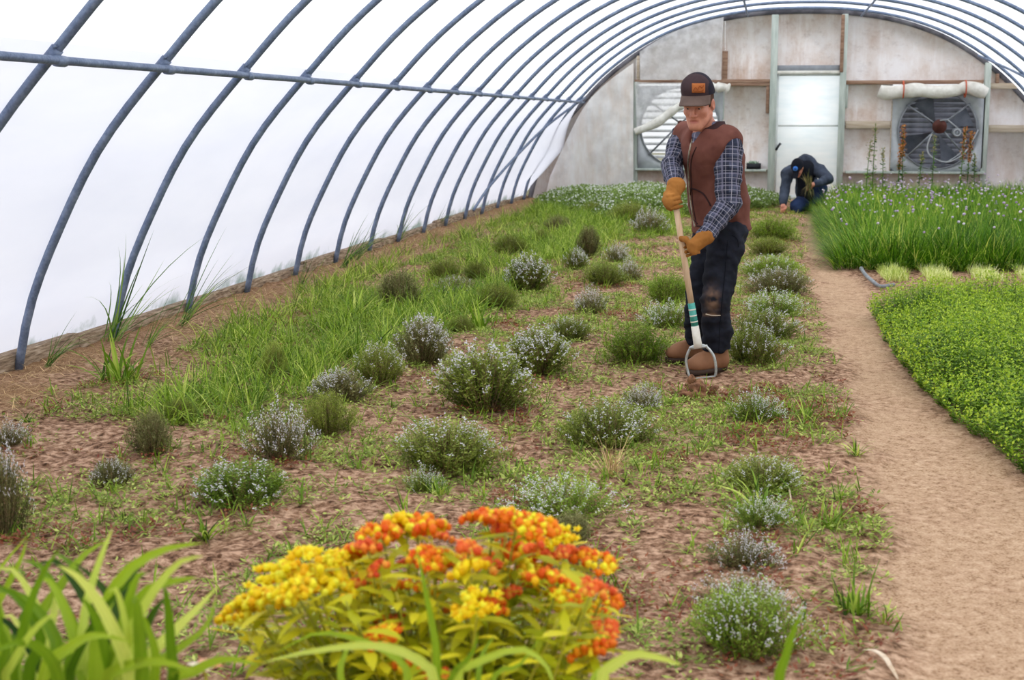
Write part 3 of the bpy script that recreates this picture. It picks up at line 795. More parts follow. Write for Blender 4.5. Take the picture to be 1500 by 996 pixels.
def fold_fn(amp, sx, sy, sz, seed, fine=.35):
    def f(V, N):
        a = fbm(V[:, 0] * sx + V[:, 1] * sx * .7, V[:, 2] * sz + V[:, 1] * sy, 2, seed) - .5
        b_ = fbm(V[:, 0] * sx * 2.3 - V[:, 2] * sz * .9, V[:, 2] * sz * 1.9 + V[:, 0] * sx, 2, seed + 9) - .5
        return amp * (2 * a + 2 * fine * b_)
    return f

# ---- materials of the people
t = NT('skin'); co = t.coords(); n = t.noise(co, 30, 3)
c = t.ramp(n, [(.35, (186, 122, 100)), (.65, (206, 142, 116))])
c = t.mix(t.attr('lip'), c, lin((176, 100, 90))); c = t.mix(t.attr('beard_eye_shade'), c, lin((150, 106, 86)))
bs = t.principled(c, .55, 0, n, .08, .002, .35); M_SKIN = t.m
def cloth(name, c1, c2, sc=60, rough=.9, worn=None, bstr=.25):
    t = NT(name); co = t.coords(); n = t.noise(co, sc, 4); n2 = t.noise(co, 7, 4)
    c = t.ramp(n2, [(.3, c1), (.7, c2)])
    if worn: c = t.mix(t.attr('worn'), c, lin(worn))
    t.principled(c, rough, 0, n, bstr, .002, .15); return t.m
M_VEST = cloth('brown_duck_canvas', (96, 58, 50), (122, 78, 68))
M_KNIT = cloth('dark_rib_knit', (50, 34, 36), (66, 46, 46), 90)
M_PANTS = cloth('black_work_denim', (24, 26, 34), (44, 47, 58), 60, worn=(140, 108, 84))
M_GLOVE = cloth('tan_suede', (140, 90, 42), (180, 122, 62), 40)
M_BOOT = cloth('brown_boot_leather', (120, 82, 58), (152, 110, 82), 30, .7)
M_SOLE = cloth('dark_boot_sole', (58, 46, 40), (74, 60, 52), 30)
M_CAPF = cloth('charcoal_cap_cotton', (58, 44, 48), (78, 62, 64), 80)
M_CAPM = cloth('black_cap_mesh', (30, 27, 36), (46, 42, 52), 120)
M_BRIM = cloth('faded_cap_brim', (92, 76, 70), (116, 98, 90), 80)
M_PATCH = cloth('tan_leather_patch', (164, 94, 52), (186, 114, 66), 40)
M_PATCHD = cloth('burnt_leather_mark', (140, 70, 36), (150, 80, 44), 40)
M_ZIP = plain('zip_metal', (150, 140, 122), (190, 182, 166), 60, .4, .7)
M_HAIR = cloth('brown_hair', (62, 42, 32), (86, 60, 46), 120)
M_JKT = cloth('dark_grey_jacket', (44, 50, 62), (74, 82, 98), 30)
M_BLK = cloth('black_knit', (16, 18, 26), (30, 33, 42), 60)
M_JEAN = cloth('dark_blue_jeans', (30, 42, 72), (46, 62, 98), 40)
M_EYE = plain('eye_white', (176, 164, 156), None, 10, .3); M_IRIS = plain('dark_iris', (44, 32, 28), None, 10, .3)
t = NT('navy_plaid_flannel')
U = t.attr('pu'); W = t.attr('pv')
def stripe(x, period, width, phase=0.0):
    f = t.mul(t.mul(t.mul(x, 1 / period), phase, 'ADD'), 1.0, 'WRAP' if False else 'MODULO'); f = t.mul(t.mul(f, 1.0, 'ADD'), 1.0, 'MODULO')
    return t.mul(f, width, 'LESS_THAN')
base_c = lin((58, 62, 80)); n = t.noise(t.coords(), 60, 3)
c = t.ramp(n, [(.3, (60, 64, 82)), (.7, (84, 88, 108))])
dk = lin((26, 30, 44)); lt = lin((198, 194, 206)); md = lin((128, 126, 146))
for x in (U, W):
    c = t.mix(t.mul(stripe(x, .064, .42), .62), c, dk)
for x in (U, W):
    c = t.mix(t.mul(stripe(x, .064, .13, .62), .55), c, md)
    c = t.mix(t.mul(stripe(x, .064, .045, .20), .5), c, lt)
    c = t.mix(t.mul(stripe(x, .064, .035, .80), .38), c, lt)
t.principled(c, .9, 0, n, .2, .002, .15); M_PLAID = t.m

AX3 = np.eye(3)
def head_sdf(S, c0, l, f, u, ears=True):
    A = np.stack([l, f, u]); p = lambda a, b_, c_: c0 + l * a + f * b_ + u * c_
    S.ell(p(0, -.012, .035), A, (.074, .094, .098), .02)
    S.ell(p(0, .026, -.050), A, (.057, .068, .076), .03)
    S.ell(p(0, .072, -.104), A, (.024, .020, .018), .025)
    for s_ in (-1, 1):
        S.cone(p(s_ * .050, .0, -.06), p(s_ * .018, .072, -.106), .022, .018, .03)           # jaw line
        S.ell(p(s_ * .042, .060, -.028), A, (.022, .022, .02), .025)                          # cheek bone
        S.cone(p(s_ * .012, .088, .022), p(s_ * .046, .072, .02), .012, .012, .015)            # brow
    for s_ in (-1, 1): S.ell(p(s_ * .031, .100, -.003), A, (.017, .014, .010), .012, 's')
    S.cone(p(0, .092, .012), p(0, .118, -.034), .0090, .0125, .010)
    for s_ in (-1, 1): S.ell(p(s_ * .012, .101, -.040), A, (.009, .011, .008), .010)
    S.cone(p(-.017, .085, -.066), p(.017, .085, -.066), .0080, .0080, .010)
    S.cone(p(-.014, .084, -.081), p(.014, .084, -.081), .0080, .0080, .010)
    S.cone(p(-.020, .0945, -.0735), p(.020, .0945, -.0735), .0052, .0052, .003, 's')
    for s_ in (-1, 1): S.cone(p(s_ * .016, .083, .006), p(s_ * .046, .074, .004), .0075, .0075, .006)     # upper lids
    for s_ in (-1, 1):
        S.ell(p(s_ * .076, -.012, -.012), A, (.011, .020, .032), .010); S.ell(p(s_ * .086, -.008, -.010), A, (.008, .010, .018), .006, 's')

# ---- the standing man with the hoe
MY = 7.92
def MP(px, py, dy=0.0): return AY(px, py, MY + dy)
HEADF = unit((-.25, -.93, -.30)); HL, HF, HU = frame(HEADF)
HC = MP(1023, 151, -.20)
tf = unit((-.72, -.69, 0)); TL = np.array([-tf[1], tf[0], 0]) * 1.0
TL = np.cross((0, 0, 1), tf)                                          # his left: image right and nearer
neck = MP(1036, 192, -.10)
chest = MP(1046, 236, -.02); waist = MP(1054, 296, .03); hips = MP(1057, 336, .04)
shL = MP(1067, 214, -.16); shR = MP(1002, 203, .10)
elL = MP(1066, 300, -.22); wrL = MP(1031, 348, -.31)
elR = MP(984, 243, -.04); wrR = MP(989, 276, -.27)
hipL = MP(1066, 338, -.05); hipR = MP(1043, 338, .12)
knL = MP(1050, 438, -.09); anL = G(1049, 545); anL = np.array([anL[0], anL[1] + .03, .10])
knR = MP(1026, 436, .10); anR = np.array([*(G(1021, 528)[:2]), .10])
hoeB = G(1026, 556); hoeB = np.array([hoeB[0], hoeB[1], .09])
hoeL = AY(1010, 364, hoeB[1] - .01); hoeU = AY(989, 295, hoeB[1] + .01)
def fl(P): return fh(P[0], P[1])
man = thing('person', 'man in cap, brown vest and plaid shirt standing and hoeing', 'person', (float(hips[0]), float(hips[1]), 0.0))
mloc = np.array(man.location)
def mpart(name, me, parent=None):
    o = link(bpy.data.objects.new(name, me), parent or man)
    if parent is None: o.location = -Vector(mloc)
    return o
lo = np.array([-1.2, 7.1, -.06]); 
allp = np.array([HC, neck, shL, shR, elL, wrL, elR, wrR, anL, anR, hips, knL, hoeL, hoeU])
lo, hi = allp.min(0) - .24, allp.max(0) + .24; lo[2] = -.03; hi[2] = HC[2] + .2
# body: one surface
S = SDF(lo, hi, .0055)
head_sdf(S, HC, HL, HF, HU)
S.cone(HC - HU * .06 - HF * .02, neck, .053, .058, .03)
S.cone(shL * .8 + neck * .2 - [0, 0, .02], shR * .8 + neck * .2 - [0, 0, .02], .05, .05, .05)
S.cone(neck - [0, 0, .06], waist, .085, .09, .05, axis=TL, flat=1.35); S.cone(waist, hips, .09, .095, .05, axis=TL, flat=1.3)
S.chain([shL, elL, wrL], [.045, .036, .026]); S.chain([shR, elR, wrR], [.045, .036, .026])
S.cone(wrL, hoeL * .6 + wrL * .4, .024, .026); S.cone(wrR, hoeU * .6 + wrR * .4, .024, .026)
S.chain([hipL, knL, anL], [.07, .05, .036]); S.chain([hipR, knR, anR], [.07, .05, .036])
toeL = anL + np.array([-.14, -.13, -.05]); toeR = anR + np.array([-.14, -.10, -.05])
S.cone(anL, anL * .4 + toeL * .6 + [0, 0, .01], .034, .024); S.cone(anR, anR * .4 + toeR * .6 + [0, 0, .01], .034, .024)
def skin_attr(V):
    q = V - HC; a, b_, c_ = q @ HL, q @ HF, q @ HU
    lip = np.clip(1.4 - (np.abs(a) / .025) ** 2 - (np.abs(c_ + .0735) / .0105) ** 2, 0, 1) * (b_ > .07) * .8
    near = (np.abs(a) < .09) & (b_ > -.03) & (c_ < .05)
    beard_eye_shade = np.clip((-.05 - c_) / .05, 0, 1) * near * .22 + .35 * np.exp(-(((np.abs(a) - .03) / .02) ** 2 + ((c_ - .004) / .012) ** 2)) * near  # stubble, plus shade round the eyes painted into the skin colour
    return {'lip': lip, 'beard_eye_shade': beard_eye_shade}
mpart('body', sdf_mesh(S, 'body', M_SKIN, skin_attr, None, 0))
for s_ in (-1, 1):
    b = MB(); ec = HC + HL * (s_ * .031) + HF * .0730 - HU * .004; b.ico(ec, .0110, 2); eo = b.build('eye', M_EYE, None, True); eo.parent = man; eo.location = -Vector(mloc)
    b = MB(); b.ico(ec + unit(HF * .9 - HU * .25 - HL * .2) * .0082, .0054, 2); io = b.build('iris', M_IRIS, eo, True)
# hair: short, below the cap
S = SDF(HC - .14, HC + .14, .005)
S.ell(HC - HF * .014 + HU * .03, np.stack([HL, HF, HU]), (.0785, .0975, .10), .01)
S.half(HC + HU * .05, HU); S.half(HC - HU * .045 - HF * .0, -HU + HF * .35); S.half(HC + HF * .022, HF)
mpart('hair', sdf_mesh(S, 'hair', M_HAIR))
# shirt
S = SDF(lo, hi, .006)
S.cone(neck - [0, 0, .06], waist, .088, .095, .05, axis=TL, flat=1.3)
S.chain([shL, elL, wrL + unit(wrL - elL) * -.01], [.080, .066, .046], .016); S.chain([shR, elR, wrR - unit(wrR - elR) * .01], [.076, .060, .044], .016)
S.cone(shL * .8 + neck * .2, neck - [0, 0, .06], .058, .058, .04); S.cone(shR * .8 + neck * .2, neck - [0, 0, .06], .058, .058, .04)
S.cone(neck + HF * .01 + [0, 0, -.02], neck + [0, 0, .022] + HF * .012, .078, .068, .02)          # collar
S.ell(neck + [0, 0, .05] + HF * .012, AX3, (.056, .056, .04), .006, 's')
def plaid_attr(V):
    pu, pv = limb_uv(V, [([shL, elL, wrL], 0), ([shR, elR, wrR], .02), ([neck, waist], .03)]); return {'pu': pu, 'pv': pv}
mpart('shirt', sdf_mesh(S, 'shirt', M_PLAID, plaid_attr, fold_fn(.011, 16, 10, 20, 3)))
# vest
S = SDF(lo, hi, .006)
cb = chest - tf * .015
S.cone(neck - [0, 0, .085], chest, .120, .140, .04, axis=TL, flat=1.28); S.cone(chest, waist, .141, .146, .03, axis=TL, flat=1.22)
S.cone(waist, hips - [0, 0, .0], .146, .152, .03, axis=TL, flat=1.16)
S.cone(shL * .92 + neck * .08 + [0, 0, .012], neck - [0, 0, .045], .082, .078, .05); S.cone(shR * .86 + neck * .14 + [0, 0, .01], neck - [0, 0, .045], .076, .076, .05)
S.half(hips - [0, 0, .005], (0.08, 0.02, -1))
for sh, el in ((shL, elL), (shR, elR)):                                # arm holes
    sg_ = 1.0 if sh is shL else -1.0
    S.cone(sh + TL * sg_ * .055 - [0, 0, .045], sh + TL * sg_ * .22 - [0, 0, .10], .078, .13, .010, 's')
S.cone(neck - [0, 0, .1] + tf * .085, neck + [0, 0, .12] + tf * .09, .012, .085, .02, 's')   # V at the throat
S.ell(neck + [0, 0, .06], AX3, (.074, .074, .09), .012, 's')
me = sdf_mesh(S, 'vest', M_VEST, None, fold_fn(.014, 9, 9, 10, 21)); vest = mpart('vest', me)
vV = np.empty(len(me.vertices) * 3, np.float32); me.vertices.foreach_get('co', vV); vV = vV.reshape(-1, 3)
bv_vest = BVHTree.FromPolygons([Vector(v_) for v_ in vV], [tuple(p.vertices) for p in me.polygons])
def on(bv, px, py, out=.003):
    d = Vector(unit(ray(px, py))); h = bv.ray_cast(Vector(CAM), d)
    if h[0] is None: return None
    return np.array(h[0]) - np.array(d) * out
def surf_tube(bv, pxs, r, name, mat, parent, n=24, out=.002, flat=1.0):
    s = np.linspace(0, len(pxs) - 1, n); pp = smooth_path([(x, y, 0) for x, y in pxs], n)
    P = [on(bv, x, y, out) for x, y, _ in pp]; P = [p for p in P if p is not None]
    if len(P) < 3: return None
    b = MB(); b.tube(P, r, 6); o = b.build(name, mat, parent, True); return o
surf_tube(bv_vest, [(1014, 204), (1010, 222), (1008, 240), (1009, 258), (1010, 276), (1012, 296), (1015, 318), (1018, 332)], .0055, 'zip', M_ZIP, vest, 40)
surf_tube(bv_vest, [(1020, 215), (1013, 232), (1012, 250), (1013, 270), (1015, 300), (1021, 332)], .003, 'placket_seam', M_KNIT, vest, 40)
surf_tube(bv_vest, [(1012, 276), (1020, 278), (1030, 284), (1037, 294), (1041, 302)], .0045, 'pocket_edge', M_KNIT, vest, 24)
surf_tube(bv_vest, [(1012, 276), (1011, 296), (1014, 318), (1022, 328)], .003, 'pocket_seam', M_KNIT, vest, 24)
surf_tube(bv_vest, [(1022, 331), (1050, 334), (1075, 335), (1094, 333)], .004, 'hem_seam', M_KNIT, vest, 30)
# knitted collar of the vest: an open band round the neck
n = 30; V = []
cc = neck + np.array([0, 0, -.005]); 
for i in range(n + 1):
    a = math.radians(40 + 280 * i / n)                                   # opening at the front
    dr_ = tf * math.cos(a) + TL * math.sin(a); tilt = -.045 * math.cos(a)
    rb = .104; base_p = cc + dr_ * rb + np.array([0, 0, -.03 - .06 * max(0, math.cos(a))]); top_p = cc + dr_ * (rb - .012) + np.array([0, 0, .058 - .05 * max(0, math.cos(a))])
    V += [base_p, base_p * .4 + top_p * .6 + dr_ * .008, top_p, top_p - dr_ * .010, base_p - dr_ * .014]
F = [(5 * i + j, 5 * i + (j + 1) % 5, 5 * i + 5 + (j + 1) % 5, 5 * i + 5 + j) for i in range(n) for j in range(5)]
F = [f[::-1] for f in F]
mpart('collar', mesh_from('collar', np.array(V), [np.array(F)], None, True, [M_KNIT]))
# trousers
S = SDF(lo, hi, .006)
hemL = anL + (knL - anL) * .03 + [0, 0, -.02]; hemR = anR + (knR - anR) * .03
S.cone(hips + [0, 0, .02], hips - [0, 0, .03], .128, .132, .05, axis=TL, flat=1.14)
S.chain([hipL - [0, 0, .01], knL * .35 + hipL * .65, knL, knL * .4 + hemL * .6, hemL], [.108, .096, .082, .080, .082], .014); S.chain([hipR - [0, 0, .01], knR, hemR], [.102, .080, .078], .014)
S.half(hips + [0, 0, .05], (0, 0, 1))
for hem, kn in ((hemL, knL), (hemR, knR)):
    S.cone(hem - unit(kn - hem) * .12, hem - unit(kn - hem) * .02, .12, .10, .006, 's')
kc = np.array(knL); 
def worn_attr(V):
    px = proj(V); a = np.exp(-(((px[:, 0] - 1044) / 9) ** 2 + ((px[:, 1] - 438) / 16) ** 2)); front = (V[:, 1] < knL[1] + .02)
    b_ = np.exp(-(((px[:, 0] - 1042) / 12) ** 2 + ((px[:, 1] - 461) / 2.2) ** 2)) * .8
    return {'worn': np.clip(a + b_, 0, 1) * front * np.clip(3.2 * (fbm(V[:, 0] * 26, V[:, 2] * 26, 3, 4) - .3), 0, .85)}
me = sdf_mesh(S, 'trousers', M_PANTS, worn_attr, fold_fn(.013, 14, 8, 18, 41, .5)); pants = mpart('trousers', me)
vV = np.empty(len(me.vertices) * 3, np.float32); me.vertices.foreach_get('co', vV); vV = vV.reshape(-1, 3)
bv_p = BVHTree.FromPolygons([Vector(v_) for v_ in vV], [tuple(p.vertices) for p in me.polygons])
surf_tube(bv_p, [(1066, 352), (1062, 400), (1057, 450), (1054, 490), (1053, 525)], .003, 'side_seam', M_BLK, pants, 40)
surf_tube(bv_p, [(1034, 460), (1043, 462), (1056, 462)], .003, 'knee_seam', M_TAN, pants, 20)
surf_tube(bv_p, [(1072, 344), (1080, 350), (1082, 362)], .003, 'pocket_seam', M_BLK, pants, 14)
# boots
for an, toe, nm in ((anL, toeL, 'L'), (anR, toeR, 'R')):
    fd = unit((toe - an) * [1, 1, 0]); sd = np.cross((0, 0, 1), fd); gz = max(fl(an), fl(toe)) + .004
    A = np.stack([sd, fd, (0, 0, 1)])
    heel = np.array([an[0], an[1], gz]) - fd * .055; tip = heel + fd * .265
    S = SDF(np.minimum(heel, tip) - .12, np.maximum(heel, tip) + [.12, .12, .24], .005)
    S.cone(heel + fd * .03 + [0, 0, .07], heel + fd * .05 + [0, 0, .15], .048, .052, .03); S.cone(heel + fd * .04 + [0, 0, .052], heel + fd * .16 + [0, 0, .055], .046, .046, .04)
    S.ell(heel + fd * .20 + [0, 0, .052], A, (.052, .062, .042), .03); S.cone(heel + fd * .06 + [0, 0, .1], heel + fd * .16 + [0, 0, .07], .044, .038, .04)
    S.half(np.array([0, 0, gz + .022]), (0, 0, -1))
    bt = mpart('boot', sdf_mesh(S, 'boot', M_BOOT))
    a = np.linspace(0, 2 * np.pi, 28, endpoint=False); pr_ = []
    for x_ in a:
        yy = math.cos(x_); ww = .047 + .008 * max(0, yy) - .004 * max(0, -yy); pr_.append(heel + fd * (.125 + .142 * yy) + sd * ww * math.sin(x_) * (1 + .15 * math.cos(x_) ** 2))
    pr_ = np.array(pr_); b = MB(); k_ = len(pr_)
    lo_ = pr_.copy(); lo_[:, 2] = gz; hi_ = pr_.copy(); hi_[:, 2] = gz + .026; i = np.arange(k_)
    b.add(np.concatenate([lo_, hi_]), np.stack([i, (i + 1) % k_, k_ + (i + 1) % k_, k_ + i], -1), [list(range(k_))[::-1]], [list(range(k_, 2 * k_))])
    b.build('sole', M_SOLE, bt)
    b = MB()
    for j in range(3): b.tube([heel + fd * (.105 + .025 * j) + sd * .03 + [0, 0, .125 - .018 * j], heel + fd * (.115 + .025 * j) + [0, 0, .138 - .018 * j], heel + fd * (.105 + .025 * j) - sd * .03 + [0, 0, .125 - .018 * j]], .004, 5)
    b.build('laces', M_SOLE, bt)['kind'] = 'stuff'
# cap
A = np.stack([HL, HF, HU])
S = SDF(HC - .2, HC + .22, .005)
S.ell(HC - HF * .012 + HU * .045, A, (.0865, .106, .112), .01); S.ell(HC + HF * .03 + HU * .105, A, (.066, .066, .050), .05)
S.half(HC + HU * .048 - HF * .0, -HU + HF * .12)
S.ell(HC - HF * .012 + HU * .02, A, (.080, .099, .108), .004, 's')
me = sdf_mesh(S, 'cap', None)
me.materials.clear(); me.materials.append(M_CAPF); me.materials.append(M_CAPM)
cV = np.empty(len(me.vertices) * 3, np.float32); me.vertices.foreach_get('co', cV); cV = cV.reshape(-1, 3)
pc = np.array([cV[list(p.vertices)].mean(0) for p in me.polygons]); qf = (pc - HC) @ HF; ql = np.abs((pc - HC) @ HL)
me.polygons.foreach_set('material_index', ((qf < .018) | (ql > .076)).astype(np.int32)); me.update()
cap = mpart('cap', me)
bv_c = BVHTree.FromPolygons([Vector(v_) for v_ in cV], [tuple(p.vertices) for p in me.polygons])
V = []; nb, ns = 25, 8
for i in range(nb):
    a = math.radians(-72 + 144 * i / (nb - 1))
    for j in range(ns):
        u_ = j / (ns - 1)
        rl = .084 * math.sin(a); rf = -.012 + .103 * math.cos(a)
        ext = .078 * (math.cos(a) ** .6 if math.cos(a) > 0 else 0)
        p = HC + HL * (rl * (1 + .05 * u_)) + HF * (rf + ext * u_) + HU * (.060 - .022 * u_ - .026 * (math.sin(a) ** 2) * (.3 + .7 * u_) + .012 * (1 - u_))
        V.append(p)
V = np.array(V); i = np.arange(nb - 1)[:, None] * ns + np.arange(ns - 1)[None]
F = np.stack([i, i + 1, i + ns + 1, i + ns], -1).reshape(-1, 4); Vb = V - HU * .0045; n0 = len(V)
edge = [(j, j + 1) for j in range(0)]
rim = [k * ns + ns - 1 for k in range(nb)]
R4 = np.array([(rim[k], rim[k + 1], rim[k + 1] + n0, rim[k] + n0) for k in range(nb - 1)])
brim = link(bpy.data.objects.new('brim', mesh_from('brim', np.concatenate([V, Vb]), [np.concatenate([F[:, ::-1], F + n0, R4])], None, True, [M_BRIM])), cap)
b = MB(); b.ico(HC + HU * .160 + HF * .012, .009, 1, (1, 1, 1)); b.build('top_button', M_CAPF, cap)
# leather patch on the front of the cap, with a burnt ridge-line mark
def patch(pxr, n_, bv, mat, name, parent, out, thick):
    x0, y0, x1, y1 = pxr; V = []
    for i in range(n_ + 1):
        for j in range(n_ + 1):
            p = on(bv, x0 + (x1 - x0) * i / n_, y0 + (y1 - y0) * j / n_, out)
            V.append(p if p is not None else V[-1])
    V = np.array(V); i = np.arange(n_)[:, None] * (n_ + 1) + np.arange(n_)[None]
    F = np.stack([i, i + n_ + 1, i + n_ + 2, i + 1], -1).reshape(-1, 4)
    o = link(bpy.data.objects.new(name, mesh_from(name, V, [F[:, ::-1]], None, True, [mat])), parent)
    md = o.modifiers.new('solid', 'SOLIDIFY'); md.thickness = thick; md.offset = -1
    return o
pat = patch((1013.5, 122, 1033, 136), 6, bv_c, M_PATCH, 'leather_patch', cap, .005, .003)
for ln in ([(1015.5, 133), (1019, 128), (1022, 131.5), (1025, 126), (1028, 129), (1031, 125)], [(1017, 134.3), (1022, 133), (1026, 133.6), (1031, 131.5)]):
    surf_tube(bv_c, ln, .0016, 'burnt_mark', M_PATCHD, pat, 16, .0062)
# gloves
def glove(wr, hc, axis, palm_dir, thumb_up, name):
    a = unit(axis); w = unit(palm_dir - a * (np.asarray(palm_dir) @ a)); v = np.cross(a, w)
    S = SDF(np.minimum(wr, hc) - .14, np.maximum(wr, hc) + .14, .0036)
    pc_ = hc + w * .036
    A = np.stack([a, w, v])
    S.ell(pc_ + v * .0, A, (.042, .016, .036), .010)
    S.cone(wr + (wr - pc_) * .16, pc_ + (wr - pc_) * .5, .050, .035, .02); S.cone(wr + (wr - pc_) * .1, pc_, .030, .026, .03)
    for i, (off, sc) in enumerate(((.036, .92), (.013, 1.05), (-.011, 1.0), (-.034, .82))):
        o_ = hc + a * off * thumb_up
        R_ = .0285
        pts = [o_ + w * .040 + v * .022, o_ + R_ * (w * math.cos(1.0) * 1.05 + v * math.sin(1.0) * 1.35), o_ + R_ * (w * math.cos(1.95) + v * math.sin(1.95)), o_ + R_ * (w * math.cos(2.9) + v * math.sin(2.9)) * (.98), o_ + R_ * (w * math.cos(2.9 + .7 * sc) + v * math.sin(2.9 + .7 * sc))]
        S.chain(pts, [.0118 * sc, .0118 * sc, .0108 * sc, .0100 * sc, .0090 * sc], .002)
    o_ = hc + a * .050 * thumb_up
    pts = [hc + w * .044 - v * .018 + a * .018 * thumb_up, o_ + w * .026 - v * .026, o_ - w * .006 - v * .030 + a * .012 * thumb_up, o_ - w * .026 - v * .014 + a * .018 * thumb_up]
    S.chain(pts, [.017, .0145, .013, .011], .008)
    return mpart(name, sdf_mesh(S, name, M_GLOVE, None, fold_fn(.004, 30, 30, 30, 61)))
ax = unit(hoeU - hoeL)
glove(wrL, hoeL, ax, (.55, -.62, .10), 1, 'glove'); glove(wrR, hoeU, ax, (-.85, -.42, .1), 1, 'glove')

# ---- the hoe
hoe = thing('stirrup_hoe', 'long pale wooden stirrup hoe held by the standing man', 'hoe', tuple(map(float, hoeB)))
M_ASH = plain('ash_handle', (206, 172, 138), (228, 200, 168), 8, .6, stretch=(6, 6, .6)); M_TEAL = plain('teal_sleeve', (46, 140, 128), (90, 170, 158), 30, .5); M_WHT = plain('white_ferrule', (212, 206, 192), (232, 228, 218), 20, .5)
M_STEEL = plain('scuffed_steel', (150, 156, 156), (196, 200, 198), 30, .4, .6)
hd = unit(hoeU - hoeB); top = hoeU + hd * .09
def hpart(b, name, mat, parent=None):
    o = b.build(name, mat, None, True); o.parent = parent or hoe
    if parent is None: o.location = -Vector(hoe.location)
    return o
def hp(s): return hoeB + hd * s
Lh = np.linalg.norm(top - hoeB)
b = MB(); b.tube([hp(.33), hp(.6), hp(Lh - .01), hp(Lh)], [.0165, .0165, .016, .011], 12); hpart(b, 'handle', M_ASH)
b = MB(); b.tube([hp(.205), hp(.33)], .0195, 12); slv = hpart(b, 'label_sleeve', M_TEAL)
b = MB()
for k_ in range(3): b.tube([hp(.225 + .033 * k_), hp(.232 + .033 * k_)], .0199, 12)
o = b.build('white_print', M_WHT, slv, True); o['kind'] = 'stuff'
b = MB(); b.tube([hp(.205), hp(.12), hp(.085)], [.021, .022, .024], 12); hpart(b, 'ferrule', M_WHT)
sx = unit(np.cross(hd, (0.15, 1, 0))); fy = unit(np.cross(sx, hd))
for s_ in (-1, 1):
    b = MB(); b.tube(smooth_path([hp(.10) + sx * s_ * .01, hp(.085) + sx * s_ * .045, hp(.03) + sx * s_ * .076, hp(-.035) + sx * s_ * .078, hp(-.075) + sx * s_ * .07], 16), .0075, 8); hpart(b, 'stirrup_arm', M_STEEL)
b = MB(); b.tube([hp(.088) - sx * .05, hp(.088) + sx * .05], .009, 8); hpart(b, 'cross_bolt', M_STEEL)
b = MB(); P0 = hp(-.075)
cs = [P0 - sx * .07, P0 + sx * .07]; V = []
for c_ in cs:
    for dy_, dz_ in ((-.022, -.004), (.022, -.008), (.022, -.004), (-.022, 0.0)): V.append(c_ + fy * dy_ + np.array([0, 0, dz_]))
b.add(V, [(0, 1, 2, 3), (7, 6, 5, 4), (0, 4, 5, 1), (1, 5, 6, 2), (2, 6, 7, 3), (3, 7, 4, 0)]); hpart(b, 'blade', M_STEEL)
# earth thrown up in front of the blade
rg = np.random.default_rng(8)
cg = G(1021, 582); cg[2] = fl(cg)
S = SDF(cg - [.16, .14, .05], cg + [.16, .16, .22], .006)
for i in range(26):
    a = rg.normal(0, 1, 3) * [.042, .032, .03]; S.ell(cg + [0, 0, .045] + a, AX3, rg.uniform(.012, .034, 3), .014)
S.half(cg - [0, 0, .012], (0, 0, -1))
M_CLOD = plain('turned_earth', (92, 60, 42), (150, 108, 80), 30, .95, bstr=.9, bdist=.01)
heap = thing('soil_clump', 'crumbling clump of turned brown soil in front of the hoe blade', 'soil', tuple(map(float, cg)))
o = link(bpy.data.objects.new('earth', sdf_mesh(S, 'earth', M_CLOD, None, fold_fn(.012, 40, 40, 40, 71))), heap); o.location = -Vector(heap.location)
b = MB()
for i in range(90):
    p = rg.normal(0, 1, 2) * [.09, .09]; x_, y_ = cg[0] + p[0], cg[1] + p[1]; r_ = rg.uniform(.004, .013); b.ico((x_, y_, fh(x_, y_) + r_ * .6), r_, 1, rg.uniform(.7, 1.2, 3), .4, rg)
o = b.build('crumbs', M_CLOD, heap); o.location = -Vector(heap.location); o['kind'] = 'stuff'
v = Veg(); n = 70; p = np.c_[cg[0] + rg.normal(0, .035, n), cg[1] + rg.normal(0, .03, n), cg[2] + rg.uniform(.02, .1, n)]
v.blades(p, rg.uniform(0, 6.3, n), rg.uniform(-.6, 1, n), rg.uniform(.03, .07, n), .002, rg.uniform(-1, 2, n), rnd=rg.random(n))
o = v.build('roots', leafmat('dry_roots', [(0, (150, 112, 78)), (1, (206, 176, 136))], .1), heap); o.location = -Vector(heap.location); o['kind'] = 'stuff'

# ---- the person kneeling by the door
KY = 21.95
def KP(px, py, dy=0.0): return AY(px, py, KY + dy)
kn_ = thing('person', 'kneeling person in dark cap and jacket pulling weeds by the door', 'person', (float(KP(1180, 300)[0]), KY, 0.0))
kl = Vector(kn_.location)
def kpart(name, me, parent=None):
    o = link(bpy.data.objects.new(name, me), parent or kn_)
    if parent is None: o.location = -kl
    return o
kc = KP(1168, 246, -.32); KL, KF, KU = frame(unit((-.18, -.55, -.80)), (0, -.3, 1))
kne = KP(1180, 240, .02); ksL = KP(1200, 250, -.08); ksR = KP(1154, 254, -.06); kw = KP(1182, 280, .22); khp = KP(1187, 290, .40)
keL = KP(1213, 262, -.22); kwL = KP(1196, 269, -.42); khL = KP(1188, 271, -.48)
keR = KP(1150, 276, -.18); kwR = KP(1147, 298, -.36); khR = KP(1147, 303, -.40)
kk1 = KP(1168, 306, -.22); kk2 = KP(1200, 300, .02); kk1[2] = .09; kk2[2] = .35
kf1 = KP(1176, 300, .45); kf1[2] = .09; kf2 = np.array([kk2[0] - .02, kk2[1] - .02, .08])
alp = np.array([kc, ksL, ksR, keL, kwL, keR, kwR, khp, kk1, kk2, kf1]); klo = alp.min(0) - .24; khi = alp.max(0) + .24; klo[2] = -.02
S = SDF(klo, khi, .010)
head_sdf(S, kc, KL, KF, KU)
S.cone(kc - KU * .05 - KF * .02, kne, .055, .06); S.cone(ksL, ksR, .06, .06, .05); S.cone(kne, kw, .11, .11, .05); S.cone(kw, khp, .11, .12, .05)
S.chain([ksL, keL, kwL, khL], [.05, .04, .032, .036]); S.chain([ksR, keR, kwR, khR], [.05, .04, .032, .036])
